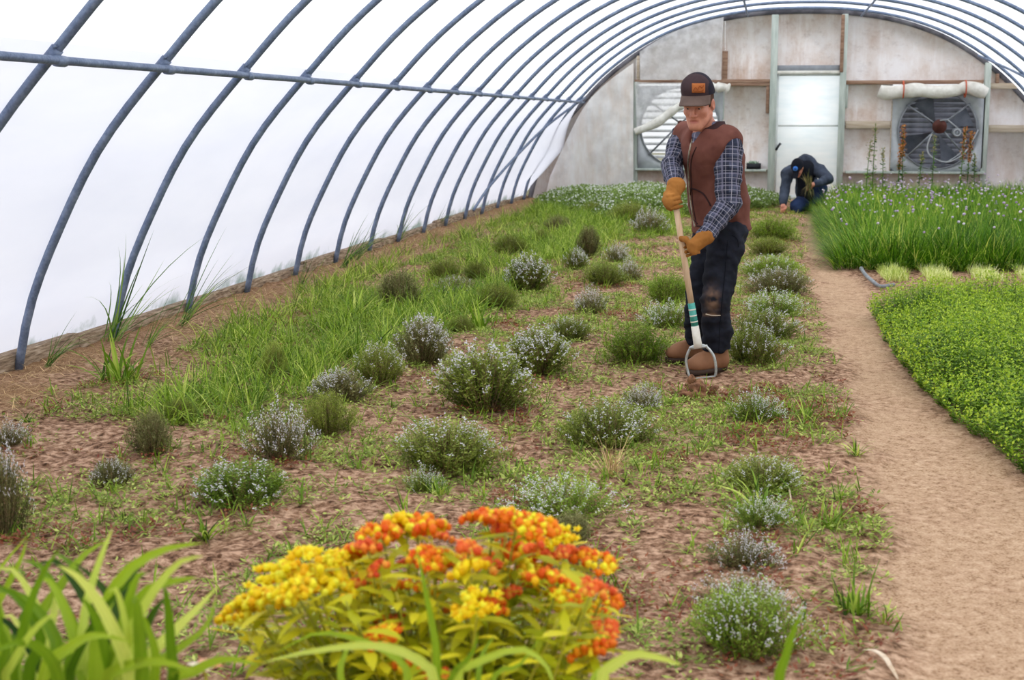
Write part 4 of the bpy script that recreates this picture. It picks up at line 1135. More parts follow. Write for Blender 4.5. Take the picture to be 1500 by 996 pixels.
S.chain([khp, kk1, kf1], [.09, .06, .05]); S.chain([khp, kk2, kf2], [.09, .06, .05])
for h_, dv in ((khL, unit((-.7, -.3, -.5))), (khR, unit((0, -.5, -.8)))):
    sv = unit(np.cross(dv, (0.2, .8, .6)))
    for i in range(4): S.chain([h_ + sv * (.028 - .019 * i), h_ + sv * (.03 - .02 * i) + dv * .05, h_ + sv * (.028 - .019 * i) + dv * .075 + np.array([0, .02, -.015])], [.013, .012, .010], .006)
    S.chain([h_ + sv * .03 - dv * .01, h_ + sv * .055 + dv * .02, h_ + sv * .05 + dv * .05], [.014, .013, .011], .008)
def z0(V): return {'lip': np.zeros(len(V)), 'beard_eye_shade': np.zeros(len(V))}
kpart('body', sdf_mesh(S, 'body', M_SKIN, z0))
S = SDF(klo, khi, .011)
S.cone(kne - [0, 0, .02], kw, .155, .165, .06); S.cone(kw, khp + [0, 0, .05], .165, .16, .06); S.cone(ksL, kne, .095, .11, .06); S.cone(ksR, kne, .095, .11, .06)
S.chain([ksL, keL, kwL], [.092, .078, .058], .04); S.chain([ksR, keR, kwR], [.092, .074, .056], .04)
S.cone(kne + [0, -.06, .02], kne + [0, -.1, .06], .085, .08, .03)
jk = kpart('jacket', sdf_mesh(S, 'jacket', M_JKT, None, fold_fn(.016, 8, 6, 10, 81)))
S = SDF(klo, khi, .011)
S.cone(kne + [0, -.12, -.06], kw + [-.02, -.18, -.04], .13, .12, .05)
S.cone(kw + [-.02, -.18, -.04], kk1 * .3 + kw * .7 + [0, -.1, .05], .12, .10, .05)
kpart('dark_undershirt', sdf_mesh(S, 'dark_undershirt', M_BLK))
S = SDF(klo, khi, .011)
S.cone(khp + [0, 0, .03], khp - [0, 0, .05], .16, .15, .06); S.chain([khp, kk1, kf1], [.13, .105, .085], .05); S.chain([khp, kk2, kf2], [.13, .10, .085], .05)
kpart('jeans', sdf_mesh(S, 'jeans', M_JEAN, None, fold_fn(.014, 9, 8, 10, 91)))
S = SDF(kc - .22, kc + .24, .008); A = np.stack([KL, KF, KU])
S.ell(kc - KF * .012 + KU * .04, A, (.092, .112, .118), .01); S.half(kc + KU * .035, -KU + KF * .1); S.ell(kc - KF * .012 + KU * .015, A, (.082, .10, .105), .004, 's')
S.cone(kc + KF * .09 + KU * .04, kc + KF * .16 + KU * .02, .05, .05, .02, axis=KU, flat=.16)
kcap = kpart('cap', sdf_mesh(S, 'cap', M_BLK))
b = MB(); dd = unit(unit(ray(1168, 243)) * -1)
pt = kc + KU * .10 + KF * .075; ra = unit(KF * .75 + KU * .65)
b.tube([pt + ra * .005, pt + ra * .022], .036, 20); b.build('round_badge', plain('blue_badge', (64, 122, 206), None, 10), kcap)
b = MB(); b.tube([pt + ra * .018, pt + ra * .025], .014, 12); b.build('badge_mark', plain('navy_badge_mark', (28, 58, 120), None, 10), kcap)
for q_ in (kf1, kf2):
    b = MB(); b.ico(q_ + np.array([0, -.04 if q_ is kf2 else .06, -.02]), .07, 2, (.75, 1.6, .75)); o = b.build('boot', M_BOOT, None, True); o.parent = kn_; o.location = -kl
# bunch of pulled weeds in the hand
bun = thing('weed_bunch', 'bunch of pulled dry weeds in the kneeling person\'s hand', 'weeds', tuple(map(float, khL)))
v = Veg(); n = 80; rg = np.random.default_rng(12)
dirn = np.where(rg.random(n) < .6, -1.2, 1.0); v.blades(np.tile(khL, (n, 1)) + rg.normal(0, .025, (n, 3)) - [.03, .06, 0], rg.uniform(2.2, 5.2, n), dirn + rg.normal(0, .35, n), rg.uniform(.10, .26, n), .009, rg.uniform(-.4, .5, n), rnd=rg.random(n))
o = v.build('stems', leafmat('pulled_weeds', [(0, (62, 80, 40)), (.5, (112, 112, 64)), (1, (168, 144, 104))]), bun); o.location = -Vector(bun.location); o['kind'] = 'stuff'
# ================================================================== plants
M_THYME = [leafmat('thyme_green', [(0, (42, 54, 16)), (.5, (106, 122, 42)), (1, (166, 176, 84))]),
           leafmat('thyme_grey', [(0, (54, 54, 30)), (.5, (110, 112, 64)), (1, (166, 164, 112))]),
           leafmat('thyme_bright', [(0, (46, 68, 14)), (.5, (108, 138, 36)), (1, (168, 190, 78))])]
M_TSTEM = leafmat('thyme_stem', [(0, (92, 72, 52)), (1, (156, 132, 100))], .1)
M_TFLOW = leafmat('thyme_flower', [(0, (222, 214, 226)), (1, (248, 245, 248))], .25, .6, .1)
def thyme_meshes(seed, kind):
    rg = np.random.default_rng(seed); ns = {'dome': 430, 'up': 380, 'loose': 260}[kind]
    R_, Hh = .20, .20
    u = np.sqrt(rg.random(ns)); a = rg.uniform(0, 2 * np.pi, ns)
    prof = {'dome': 1.0, 'up': .75, 'loose': 1.0}[kind]
    lob = 1 + .22 * np.sin(a * 2 + rg.uniform(0, 6)) * u + .12 * np.sin(a * 5 + rg.uniform(0, 6)) * u
    tipr = u * R_ * prof * lob; tipz = Hh * np.sqrt(np.maximum(0, 1 - (u * .93) ** 2)) * rg.uniform(.78, 1.12, ns) + .015
    if kind == 'loose': tipz *= rg.uniform(.5, 1.1, ns)
    root = np.c_[np.cos(a) * tipr * .30, np.sin(a) * tipr * .30, np.zeros(ns)]
    tip = np.c_[np.cos(a) * tipr, np.sin(a) * tipr, tipz]
    ctrl = root * .45 + tip * .55 + np.c_[np.zeros(ns), np.zeros(ns), -.02 + tipz * (.18 if kind == 'up' else .05)]
    bez = lambda t_: (1 - t_) ** 2 * root + 2 * t_ * (1 - t_) * ctrl + t_ * t_ * tip
    fo, st, fl_ = Veg(), Veg(), Veg()
    # stems as thin ribbons
    P = [bez(x) for x in (0, .35, .7, 1.0)]
    w = .0011; sd = np.c_[-np.sin(a), np.cos(a), np.zeros(ns)] * w
    V = np.stack([P[0] - sd, P[0] + sd, P[1] - sd, P[1] + sd, P[2] - sd, P[2] + sd, P[3]], 1).reshape(-1, 3)
    bs_ = np.arange(ns)[:, None, None] * 7
    st.put(V, (bs_ + np.array([[0, 1, 3, 2], [2, 3, 5, 4]])[None]).reshape(-1, 4), (bs_[:, 0] + np.array([[4, 5, 6]])).reshape(-1, 3), np.repeat(rg.random(ns), 7))
    nl = 30
    tt = np.repeat(np.linspace(.30 if kind != 'up' else .22, 1.0, nl)[None], ns, 0) + rg.normal(0, .01, (ns, nl))
    Pl = np.stack([bez(x[:, None]) for x in tt.T], 1).reshape(-1, 3); n = len(Pl)
    Pl = Pl + rg.normal(0, .0035, (n, 3))
    srnd = np.repeat(rg.random(ns), nl)
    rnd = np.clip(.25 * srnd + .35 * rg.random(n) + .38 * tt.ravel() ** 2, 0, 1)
    fo.diamonds(Pl, np.repeat(a, nl) + rg.uniform(-2.2, 2.2, n), rg.uniform(.1, 1.2, n), rg.uniform(.008, .014, n), rg.uniform(.0035, .006, n), rg.uniform(-1, 1, n), rnd=rnd)
    pa = rg.uniform(0, 6.3); patch_ = .35 + .65 * (np.cos(a - pa) * u > -.1); sel = rg.random(ns) < {'dome': .28, 'up': .46, 'loose': .9}[kind] * patch_; k = sel.sum(); nf = 7
    tf_ = np.repeat(np.linspace(.86, 1.02, nf)[None], k, 0); R2, C2, T2 = root[sel], ctrl[sel], tip[sel]
    Pf = np.stack([(1 - x[:, None]) ** 2 * R2 + 2 * x[:, None] * (1 - x[:, None]) * C2 + x[:, None] ** 2 * T2 for x in tf_.T], 1).reshape(-1, 3)
    Pf = Pf + rg.normal(0, .004, Pf.shape) + [0, 0, .006]; n = len(Pf)
    for rl in (0, 1.57):
        fl_.diamonds(Pf, rg.uniform(0, 6.3, n), rg.uniform(.2, 1.3, n), rg.uniform(.0045, .0075, n), rg.uniform(.004, .007, n), rl + rg.uniform(-.5, .5, n), rnd=rg.random(n))
    return fo, st, fl_
TV = {}
for kind in ('dome', 'up', 'loose'):
    for sd_ in range(3 if kind != 'loose' else 2):
        fo, st, fl_ = thyme_meshes(sd_ * 7 + len(kind), kind)
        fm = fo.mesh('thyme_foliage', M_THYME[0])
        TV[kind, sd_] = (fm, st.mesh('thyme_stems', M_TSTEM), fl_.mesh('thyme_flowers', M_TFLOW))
# base_x, base_y (front foot of the bush), width, height in photo pixels; kind; colour; flowers 0-1; label
TH = [
 (165, 716, 74, 50, 'dome', 1, 1, 'small low thyme dome with few pale flowers at the left, below a darker upright one'),
 (222, 672, 76, 78, 'up', 1, 0, 'dark upright brownish thyme bush near the left, above the small low dome'),
 (262, 618, 66, 46, 'dome', 0, 0, 'dark green thyme bush behind the upright brownish one at the left'),
 (355, 748, 172, 84, 'dome', 2, 1, 'broad bright green thyme dome dotted white, left of the yellow flowers'),
 (410, 682, 96, 96, 'loose', 1, 1, 'straggly grey flowering thyme right behind the broad bright green dome'),
 (482, 642, 84, 72, 'dome', 0, 0, 'mid green thyme bush touching the straggly grey flowering one'),
 (500, 596, 96, 58, 'up', 1, 1, 'grey brown thyme bush behind the two touching bushes left of centre'),
 (403, 560, 50, 62, 'up', 0, 0, 'narrow dark upright thyme at the edge of the tall grass'),
 (556, 568, 92, 68, 'dome', 0, 1, 'green thyme bush left below the grey green round one by the grass'),
 (618, 538, 96, 82, 'up', 1, 1, 'grey green round thyme bush beside the tall grass left of centre'),
 (710, 612, 176, 112, 'up', 0, 1, 'largest dark thyme bush with pale flower tips in the middle of the field'),
 (655, 698, 182, 94, 'dome', 0, 1, 'wide olive thyme bush in front of the largest dark one'),
 (790, 552, 128, 78, 'up', 0, 1, 'flowering dark thyme bush right behind the largest one'),
 (890, 660, 158, 84, 'dome', 0, 1, 'wide thyme bush left below the hoe blade'),
 (826, 768, 156, 84, 'loose', 2, 1, 'white dotted loose thyme directly behind the orange flowers'),
 (838, 802, 74, 60, 'up', 1, 0, 'dark grey thyme tuft just above the orange flower heads'),
 (932, 534, 108, 66, 'dome', 2, 0, 'smooth round green thyme dome left of the man\'s boots'),
 (832, 504, 70, 42, 'dome', 0, 1, 'small thyme dome behind the flowering dark bush in midfield'),
 (727, 456, 72, 42, 'dome', 0, 0, 'olive thyme dome in the upper middle of the field by the grass'),
 (774, 430, 88, 58, 'up', 0, 1, 'flowering thyme behind the olive dome in the upper middle'),
 (650, 412, 52, 34, 'dome', 0, 0, 'left of a pair of small dark thymes in the long grass'),
 (698, 412, 46, 30, 'dome', 0, 0, 'right of a pair of small dark thymes in the long grass'),
 (664, 434, 66, 32, 'dome', 1, 1, 'low flat thyme in front of the pair of small dark ones'),
 (584, 458, 84, 66, 'up', 1, 0, 'brown topped thyme half hidden in the long grass at the left'),
 (843, 396, 40, 34, 'up', 0, 1, 'small flowering thyme below the brown upright one beyond midfield'),
 (862, 378, 44, 46, 'up', 1, 0, 'brown upright thyme beyond midfield left of the man\'s belt'),
 (886, 420, 66, 38, 'dome', 0, 0, 'dark thyme dome left of the man\'s knees'),
 (922, 414, 46, 34, 'loose', 1, 1, 'grey flowering thyme right of the dark dome by the man\'s knees'),
 (922, 328, 68, 34, 'dome', 0, 0, 'dark thyme dome at the far side below the white flowered bed'),
 (903, 386, 40, 30, 'loose', 1, 1, 'loose pale thyme behind the dark dome left of the man'),
 (952, 344, 56, 40, 'loose', 1, 1, 'pale flowering thyme just left of the upper glove'),
 (978, 446, 78, 46, 'dome', 2, 0, 'green thyme dome between hoe handle and dark dome'),
 (978, 486, 74, 46, 'loose', 2, 1, 'flowering thyme behind the smooth round dome and the hoe'),
 (676, 488, 46, 28, 'dome', 0, 0, 'little dark thyme among grass blades right of the grey green round bush'),
 (866, 462, 60, 44, 'loose', 1, 1, 'white flowering wispy thyme between midfield domes'),
 (748, 376, 62, 34, 'dome', 0, 0, 'thyme bush in the long grass toward the end wall'),
 (792, 360, 36, 24, 'dome', 0, 0, 'tiny thyme tuft in the grass toward the end wall'),
 (818, 340, 40, 24, 'dome', 1, 0, 'far tuft of thyme in grass below the white flowered bed'),
 (868, 318, 40, 24, 'dome', 0, 0, 'farthest thyme tuft right below the white flowered bed'),
 (1130, 352, 66, 38, 'dome', 2, 0, 'farthest round thyme in the row along the path'),
 (1126, 378, 62, 30, 'dome', 0, 0, 'second farthest thyme in the row along the path'),
 (1130, 408, 84, 36, 'dome', 2, 1, 'third farthest thyme in the row along the path'),
 (1140, 436, 92, 44, 'dome', 1, 1, 'fourth farthest thyme in the row along the path, right of the man\'s thigh'),
 (1134, 466, 96, 46, 'loose', 2, 1, 'fifth thyme in the row along the path, right of the man\'s knee'),
 (1120, 500, 100, 50, 'dome', 0, 1, 'sixth thyme in the row along the path, right of the man\'s shin'),
 (1104, 536, 92, 64, 'dome', 0, 1, 'flowering thyme directly right of the man\'s ankles'),
 (1117, 720, 132, 68, 'dome', 0, 1, 'low dark thyme between the path and the wide bush below the hoe'),
 (1105, 622, 86, 54, 'loose', 2, 1, 'sparse white flowered thyme sprays below the man\'s boots'),
 (1112, 782, 96, 62, 'loose', 2, 1, 'sparse flowering thyme in front of the low dark one by the path'),
 (1090, 836, 110, 72, 'loose', 1, 1, 'pale mass of thyme flowers above the nearest bush of the path row'),
 (1095, 972, 164, 132, 'dome', 2, 1, 'nearest thyme bush at the bottom right beside the path'),
 (1086, 900, 130, 80, 'loose', 1, 1, 'flowering sprays leaning over the back of the nearest path row bush'),
 (14, 660, 56, 46, 'loose', 1, 1, 'flowering thyme cut by the left picture edge'),
 (8, 792, 80, 140, 'up', 1, 1, 'tall grey thyme cut by the left picture edge above the lily leaves'),
 (940, 606, 70, 46, 'loose', 1, 1, 'flowering thyme sprays left of the soil clump'),
 (620, 722, 60, 46, 'loose', 2, 1, 'wispy flowering thyme below the wide olive bush'),
]
used_th = []
rgv = random.Random(11)
for i, (bx_, by_, w_, h_, kind, colr, flw, lab) in enumerate(TH):
    P = G(bx_, by_); k_ = scale_at(P); R_ = w_ / k_ / 2; dep = math.hypot(P[0], P[1]); sphi = CAM_H / math.hypot(dep, CAM_H)
    hm = h_ / k_; Hm = max(.6 * hm, hm - 1.1 * R_ * sphi)
    u_ = unit(np.array([P[0], P[1], 0])); C_ = P + u_ * R_ * .62; z = fh(C_[0], C_[1]) - .012
    e = thing('thyme_bush', lab, 'thyme', (float(C_[0]), float(C_[1]), z), 'thyme bushes in the field')
    vr = rgv.randrange(3 if kind != 'loose' else 2); fm, sm_, fw = TV[kind, vr]
    sx_ = R_ / (.19 if kind != 'up' else .165); sz_ = Hm / .205
    e.rotation_euler = (0, 0, rgv.uniform(0, 6.28)); e.scale = (sx_, sx_, sz_)
    o = link(bpy.data.objects.new('foliage', fm), e); o['kind'] = 'stuff'; o.material_slots[0].link = 'OBJECT'; o.material_slots[0].material = M_THYME[colr]
    o = link(bpy.data.objects.new('stems', sm_), e); o['kind'] = 'stuff'
    if flw: o = link(bpy.data.objects.new('flowers', fw), e); o['kind'] = 'stuff'
    used_th.append((C_[0], C_[1], R_))
USED = np.array(used_th)

M_GRASS = leafmat('bright_grass', [(0, (52, 80, 14)), (.4, (104, 138, 34)), (.75, (148, 174, 58)), (1, (200, 208, 108))], .4)
M_DGRASS = leafmat('dark_grass', [(0, (44, 78, 28)), (.6, (82, 122, 48)), (1, (140, 168, 84))], .35)
M_DRY = leafmat('dry_straw', [(0, (150, 116, 74)), (1, (222, 194, 144))], .15, .7)
M_WEED = leafmat('low_weeds', [(0, (124, 62, 48)), (.10, (158, 98, 68)), (.14, (72, 94, 28)), (.6, (136, 156, 62)), (1, (200, 208, 118))], .3, .5, 0)
rg = np.random.default_rng(21)
def scatter(poly, n, mask=None, seed=0):
    p = np.array(poly); r = np.random.default_rng(seed); out = []
    tot = 0
    while tot < n:
        x = r.uniform(p[:, 0].min(), p[:, 0].max(), n); y = r.uniform(p[:, 1].min(), p[:, 1].max(), n)
        k = in_poly(x, y, poly)
        if mask is not None: k &= r.random(n) < mask(x, y)
        out.append(np.c_[x[k], y[k]]); tot += k.sum()
        if len(out) > 60: break
    return np.concatenate(out)[:n]
def with_z(xy, dz=0.0): return np.c_[xy, floor_h(xy[:, 0], xy[:, 1]) + dz]
# the long grass between film and thyme
GR = gpoly([(110, 600), (250, 520), (410, 445), (630, 356), (790, 305), (1010, 300), (985, 345), (890, 372), (790, 400), (730, 450), (640, 500), (560, 560), (440, 585), (300, 640)])
def gmask(x, y): return np.clip((fbm(x * 1.9, y * 1.2, 3, 51) - .40) * 4, .06, 1) * np.clip((x + 4.1) / .7, .15, 1)
def grass_field(name, poly, n, mask, L, W, seed, mat, el=(.7, 1.45)):
    r = np.random.default_rng(seed); tl = with_z(scatter(poly, n // 9, mask, seed), -.01); nt = len(tl)
    P = np.repeat(tl, 9, 0); P[:, :2] += r.normal(0, .022, (len(P), 2)); m_ = len(P)
    ts = np.repeat(r.uniform(.6, 1.2, nt), 9)
    v = Veg(); v.blades(P, r.uniform(0, 6.3, m_), r.uniform(*el, m_), r.uniform(L * .45, L, m_) * ts, r.uniform(.6, 1, m_) * W, r.uniform(.2, 1.6, m_), nseg=4, roll=r.uniform(-.5, .5, m_), rnd=np.clip(r.normal(.5, .22, m_) + np.repeat(r.normal(0, .15, nt), 9), 0, 1))
    return v.build(name, mat)
tag(grass_field('long_grass', GR, 30000, gmask, .30, .0075, 5, M_GRASS), 'long bright green grass between the left film wall and the thyme', 'grass', None, 'stuff')
GR2 = gpoly([(640, 352), (790, 305), (1180, 300), (1180, 400), (1010, 420), (880, 420), (760, 400)])
tag(grass_field('short_grass', GR2, 9000, lambda x, y: np.clip((fbm(x * 1.6, y * 1.2, 2, 77) - .42) * 5, .02, 1), .13, .008, 6, M_GRASS, (.4, 1.3)), 'short green grass between the far thyme bushes and white flowers', 'grass', None, 'stuff')
# straw along the baseboard
ST = [(-4.1, 5.0), (-3.35, 5.0), (-3.55, 24), (-4.1, 24)]
n = 5200; r = np.random.default_rng(9); P = with_z(scatter(ST, n, lambda x, y: np.clip((fbm(x * 2, y * 1.3, 2, 15) - .3) * 3, 0, 1), 9), .004); n = len(P)
v = Veg(); v.blades(P, r.uniform(0, 6.3, n), r.uniform(-.03, .35, n), r.uniform(.05, .2, n), r.uniform(.002, .005, n), r.uniform(-.3, .6, n), rnd=r.random(n))
tag(v.build('dry_straw', M_DRY), 'dry straw lying along the foot of the left film wall', 'straw', None, 'stuff')
# low weeds over the field
FIELD = gpoly([(-60, 1150), (-60, 600), (150, 560), (420, 450), (800, 310), (1165, 305), (1185, 420), (1235, 560), (1285, 720), (1315, 850), (1320, 1150)])
def wmask(x, y):
    a = np.clip((fbm(x * 2.1, y * 2.1, 3, 23) - .47) * 7, 0, 1)
    near = np.zeros(len(x))
    for (bx_, by_, br_) in used_th: near = np.maximum(near, np.clip(1.6 - np.hypot(x - bx_, y - by_) / (br_ * 1.5 + .05), 0, 1))
    pm = path_mask(x, y)
    return np.clip(a * .9 + near * .45 + .025, 0, 1) * (1 - pm) ** 2
def weeds(n, seed):
    r = np.random.default_rng(seed); c_ = with_z(scatter(FIELD, n, wmask, seed), .004); nc = len(c_)
    nl = 9; P = np.repeat(c_, nl, 0); m_ = len(P); az = r.uniform(0, 6.3, m_); rad = r.uniform(.003, .035, m_)
    P = P + np.c_[np.cos(az) * rad, np.sin(az) * rad, r.uniform(0, .022, m_)]
    cr = np.repeat(r.random(nc), nl); red = np.repeat(fbm(c_[:, 0] * 2.6, c_[:, 1] * 2.6, 2, 99) > .64, nl)
    rn = np.where(red & (r.random(m_) < .75), r.uniform(0, .12, m_), np.clip(.2 + .45 * r.random(m_) + .35 * cr, .16, 1))
    v = Veg(); v.diamonds(P, az + r.normal(0, .5, m_), r.uniform(-.1, .8, m_), r.uniform(.012, .028, m_), r.uniform(.006, .012, m_), r.uniform(-.6, .6, m_), rnd=rn)
    return v.build('low_weeds', M_WEED)
tag(weeds(22500, 3), 'low green and reddish weeds creeping over the soil between the thyme', 'weeds', None, 'stuff')
# small upright grass sprigs over the field
n = 2600; r = np.random.default_rng(33); c_ = with_z(scatter(FIELD, n, wmask, 34), 0); nb = 7; P = np.repeat(c_, nb, 0); m_ = len(P)
v = Veg(); v.blades(P + np.c_[r.normal(0, .008, (m_, 2)), np.zeros(m_)], r.uniform(0, 6.3, m_), r.uniform(.3, 1.4, m_), r.uniform(.05, .13, m_), r.uniform(.004, .008, m_), r.uniform(0, 1.2, m_), rnd=np.clip(r.normal(.6, .2, m_), 0, 1))
tag(v.build('grass_seedlings', M_GRASS), 'grass seedlings dotted over the soil between the thyme bushes', 'grass', None, 'stuff')
# clods and litter
n = 5200; r = np.random.default_rng(41); c_ = with_z(scatter(FIELD, n, lambda x, y: .15 + .85 * (1 - path_mask(x, y)), 42), 0)
bm = bmesh.new(); bmesh.ops.create_icosphere(bm, subdivisions=1, radius=1); IV = np.array([v_.co for v_ in bm.verts]); IF = np.array([[v_.index for v_ in f.verts] for f in bm.faces]); bm.free()
V = (IV[None] * (1 + .45 * (r.random((n, 42 if len(IV) == 42 else len(IV), 1)) - .5))) * (r.uniform(.5, 1, (n, 1, 3)) * (r.random((n, 1, 1)) ** 3 * .016 + .004)) + c_[:, None]
F = (np.arange(n)[:, None, None] * len(IV) + IF[None]).reshape(-1, 3)
tag(mobj('soil_crumbs', mesh_from('soil_crumbs', V.reshape(-1, 3), [F], {'path': np.zeros(n * len(IV)), 'straw': np.zeros(n * len(IV))}, False, [M_SOIL])), 'small crumbs of brown soil strewn over the field', 'soil', None, 'stuff')
n = 8000; P = with_z(scatter(FIELD, n, lambda x, y: .4 + .6 * (1 - path_mask(x, y)), 43), .004); n = len(P)
v = Veg(); v.blades(P, r.uniform(0, 6.3, n), r.uniform(-.05, .2, n), r.uniform(.02, .09, n), r.uniform(.0015, .004, n), r.uniform(-.2, .3, n), rnd=r.random(n) * .8)
tag(v.build('dry_litter', leafmat('dead_stalks', [(0, (96, 62, 48)), (.5, (150, 110, 82)), (1, (210, 184, 150))], .1, .8)), 'dead stalks and litter lying on the bare soil', 'litter', None, 'stuff')

# ---- grass tufts one can point at
def tuft_mesh(seed, n, L, W, mat, el=(.6, 1.45), bend=(.3, 1.5), azr=(0, 6.3)):
    r = np.random.default_rng(seed); P = np.c_[r.normal(0, .018, (n, 2)), np.full(n, -.01)]
    v = Veg(); v.blades(P, r.uniform(*azr, n), r.uniform(*el, n), r.uniform(L * .4, L, n), r.uniform(.6, 1, n) * W, r.uniform(*bend, n), nseg=6, roll=r.uniform(-.4, .4, n), rnd=r.random(n))
    return v.mesh('blades', mat)
TUFT = [tuft_mesh(s, 34, .2, .011, M_GRASS) for s in range(3)]
TALL = [tuft_mesh(s + 10, 22, .55, .0075, M_DGRASS, (.95, 1.52), (.05, .9), (-1.6, 1.6)) for s in range(3)]
STRAW = tuft_mesh(30, 60, .3, .004, M_DRY, (.9, 1.5), (.1, .9))
for (x_, y_, h_, me, lab, nm, ct) in [
    (1217, 768, 62, TUFT[0], 'bright grass tuft on bare soil beside the path, right of the low dark thyme', 'grass_tuft', 'grass'),
    (1112, 745, 96, TUFT[1], 'pointed grass tuft growing in front of the low dark thyme by the path', 'grass_tuft', 'grass'),
    (1250, 900, 90, TUFT[2], 'spreading grass tuft at the lower right edge of the path', 'grass_tuft', 'grass'),
    (1255, 668, 44, TUFT[1], 'flat leafy tuft on the left edge of the path below midfield', 'grass_tuft', 'grass'),
    (640, 725, 50, TUFT[0], 'grass tuft in front of the wide olive thyme', 'grass_tuft', 'grass'),
    (600, 775, 70, TUFT[2], 'grass tuft directly behind the orange flowers', 'grass_tuft', 'grass'),
    (300, 790, 64, TUFT[1], 'grass tuft just below the broad bright green thyme dome', 'grass_tuft', 'grass'),
    (180, 760, 40, TUFT[0], 'small grass tuft at the left below the small low thyme dome', 'grass_tuft', 'grass'),
    (540, 580, 44, TUFT[0], 'grass tuft between the grey brown and green thymes left of centre', 'grass_tuft', 'grass'),
    (560, 520, 80, TUFT[1], 'tall grass tuft left of the grey green round thyme', 'grass_tuft', 'grass'),
    (700, 480, 70, TUFT[2], 'grass tuft behind the largest dark thyme', 'grass_tuft', 'grass'),
    (520, 470, 76, TUFT[0], 'dense grass tuft in front of the brown topped thyme', 'grass_tuft', 'grass'),
    (1180, 620, 52, TUFT[2], 'grass tuft right of the flowering sprays below the boots', 'grass_tuft', 'grass'),
    (40, 620, 40, TUFT[1], 'leafy sprig on bare soil by the left picture edge', 'grass_tuft', 'grass'),
    (170, 560, 110, TUFT[2], 'grass tuft near the second film hoop from the left', 'grass_tuft', 'grass'),
    (895, 700, 84, STRAW, 'pale dry grass tuft left below the wide thyme by the hoe', 'dry_grass_tuft', 'grass'),
    (30, 535, 90, TALL[0], 'tall dark grass at the film foot by the left picture edge', 'tall_grass', 'grass'),
    (128, 497, 170, TALL[1], 'tall dark grass at the foot of the first whole hoop on the left', 'tall_grass', 'grass'),
    (178, 505, 90, TALL[2], 'dark grass leaning over the baseboard left of the second hoop foot', 'tall_grass', 'grass'),
    (232, 475, 140, TALL[2], 'tall thin grass in front of the second hoop foot on the left', 'tall_grass', 'grass'),
    (478, 392, 90, TALL[0], 'dark bushy grass at the fifth hoop foot along the film', 'tall_grass', 'grass'),
    (498, 382, 70, TALL[2], 'dark grass right beside the bushy grass at the film', 'tall_grass', 'grass'),
    (560, 352, 66, TALL[1], 'thin tall grass against the film in the middle distance', 'tall_grass', 'grass'),
    (620, 332, 44, TALL[0], 'farther tall grass against the film', 'tall_grass', 'grass'),
    (410, 425, 60, TALL[1], 'tall dark grass against the baseboard between two hoops in the near half', 'tall_grass', 'grass'),
    ]:
    P = G(x_, y_) + (np.array([.16, 0, 0]) if nm == 'tall_grass' else 0); s_ = h_ / scale_at(P); base_h = {'grass_tuft': .185, 'dry_grass_tuft': .28, 'tall_grass': .44}[nm]
    e = thing(nm, lab, ct, (float(P[0]), float(P[1]), fh(P[0], P[1])), {'grass_tuft': 'single grass tufts in the field', 'tall_grass': 'tall grasses along the film'}.get(nm))
    o = link(bpy.data.objects.new('blades', me), e); o['kind'] = 'stuff'; e.scale = (s_ / base_h,) * 3; e.rotation_euler = (0, .36, 0) if nm == 'tall_grass' else (0, 0, rgv.uniform(0, 6))

# ---- dry curled leaves
for pts_, w_, lab in (([(1262, 957), (1276, 962), (1290, 968), (1300, 978), (1316, 990)], .016, 'long dry pale leaf curled on the soil at the bottom right by the path'), ([(1120, 724), (1130, 716), (1142, 714), (1152, 720), (1160, 732)], .010, 'thin dry pale leaf arched in front of the low dark thyme by the path')):
    P = np.array([G(x_, y_) for x_, y_ in pts_]); P = smooth_path(P, 16); f_ = np.linspace(0, 1, 16); P[:, 2] = floor_h(P[:, 0], P[:, 1]) + .006 + .022 * np.sin(np.pi * f_)
    b = MB(); b.tube(P, w_ * .5 * (.15 + np.sin(np.pi * np.clip(f_, .02, .98)) ** .6), 8, True, .22)
    o = b.build('dry_leaf', plain('bleached_leaf', (196, 172, 142), (226, 208, 184), 30), None, True)
    tag(o, lab, 'leaf')
# ---- white flowered bed by the end wall
WB = [tuple(G(*p)[:2]) for p in ((785, 303), (880, 322), (1000, 318), (1145, 304), (1150, 296))] + [(-.1, 24.3), (-3.75, 24.3)]
_wbp = np.array(WB)
def edge_dist(x, y, poly):
    d = np.full(x.shape, 1e9); n = len(poly)
    for i in range(n):
        a = np.array(poly[i]); b_ = np.array(poly[(i + 1) % n]); ab = b_ - a; t_ = np.clip(((x - a[0]) * ab[0] + (y - a[1]) * ab[1]) / (ab @ ab + 1e-12), 0, 1)
        d = np.minimum(d, np.hypot(x - a[0] - t_ * ab[0], y - a[1] - t_ * ab[1]))
    return d
n = 5200; r = np.random.default_rng(55); c_ = scatter(WB, n, None, 56); ed = edge_dist(c_[:, 0], c_[:, 1], WB); n = len(c_)
hh = (.07 + .22 * np.clip(ed / .7, 0, 1) ** .6) * (.75 + .5 * fbm(c_[:, 0] * 2, c_[:, 1] * 2, 2, 5))
nl = 14; P = np.repeat(np.c_[c_, floor_h(c_[:, 0], c_[:, 1])], nl, 0); m_ = len(P); hz = np.repeat(hh, nl) * (1 - r.random(m_) ** 2 * .8)
P = P + np.c_[r.normal(0, .05, (m_, 2)), hz]
v = Veg(); v.diamonds(P, r.uniform(0, 6.3, m_), r.uniform(-.2, 1.2, m_), r.uniform(.03, .06, m_), r.uniform(.014, .026, m_), r.uniform(-.8, .8, m_), rnd=np.clip(r.random(m_) * .6 + .4 * hz / .4, 0, 1))
wb = thing('flower_bed', 'low mound of white flowered plants in front of the end wall', 'flower bed', (float(c_[:, 0].mean()), float(c_[:, 1].mean()), 0))
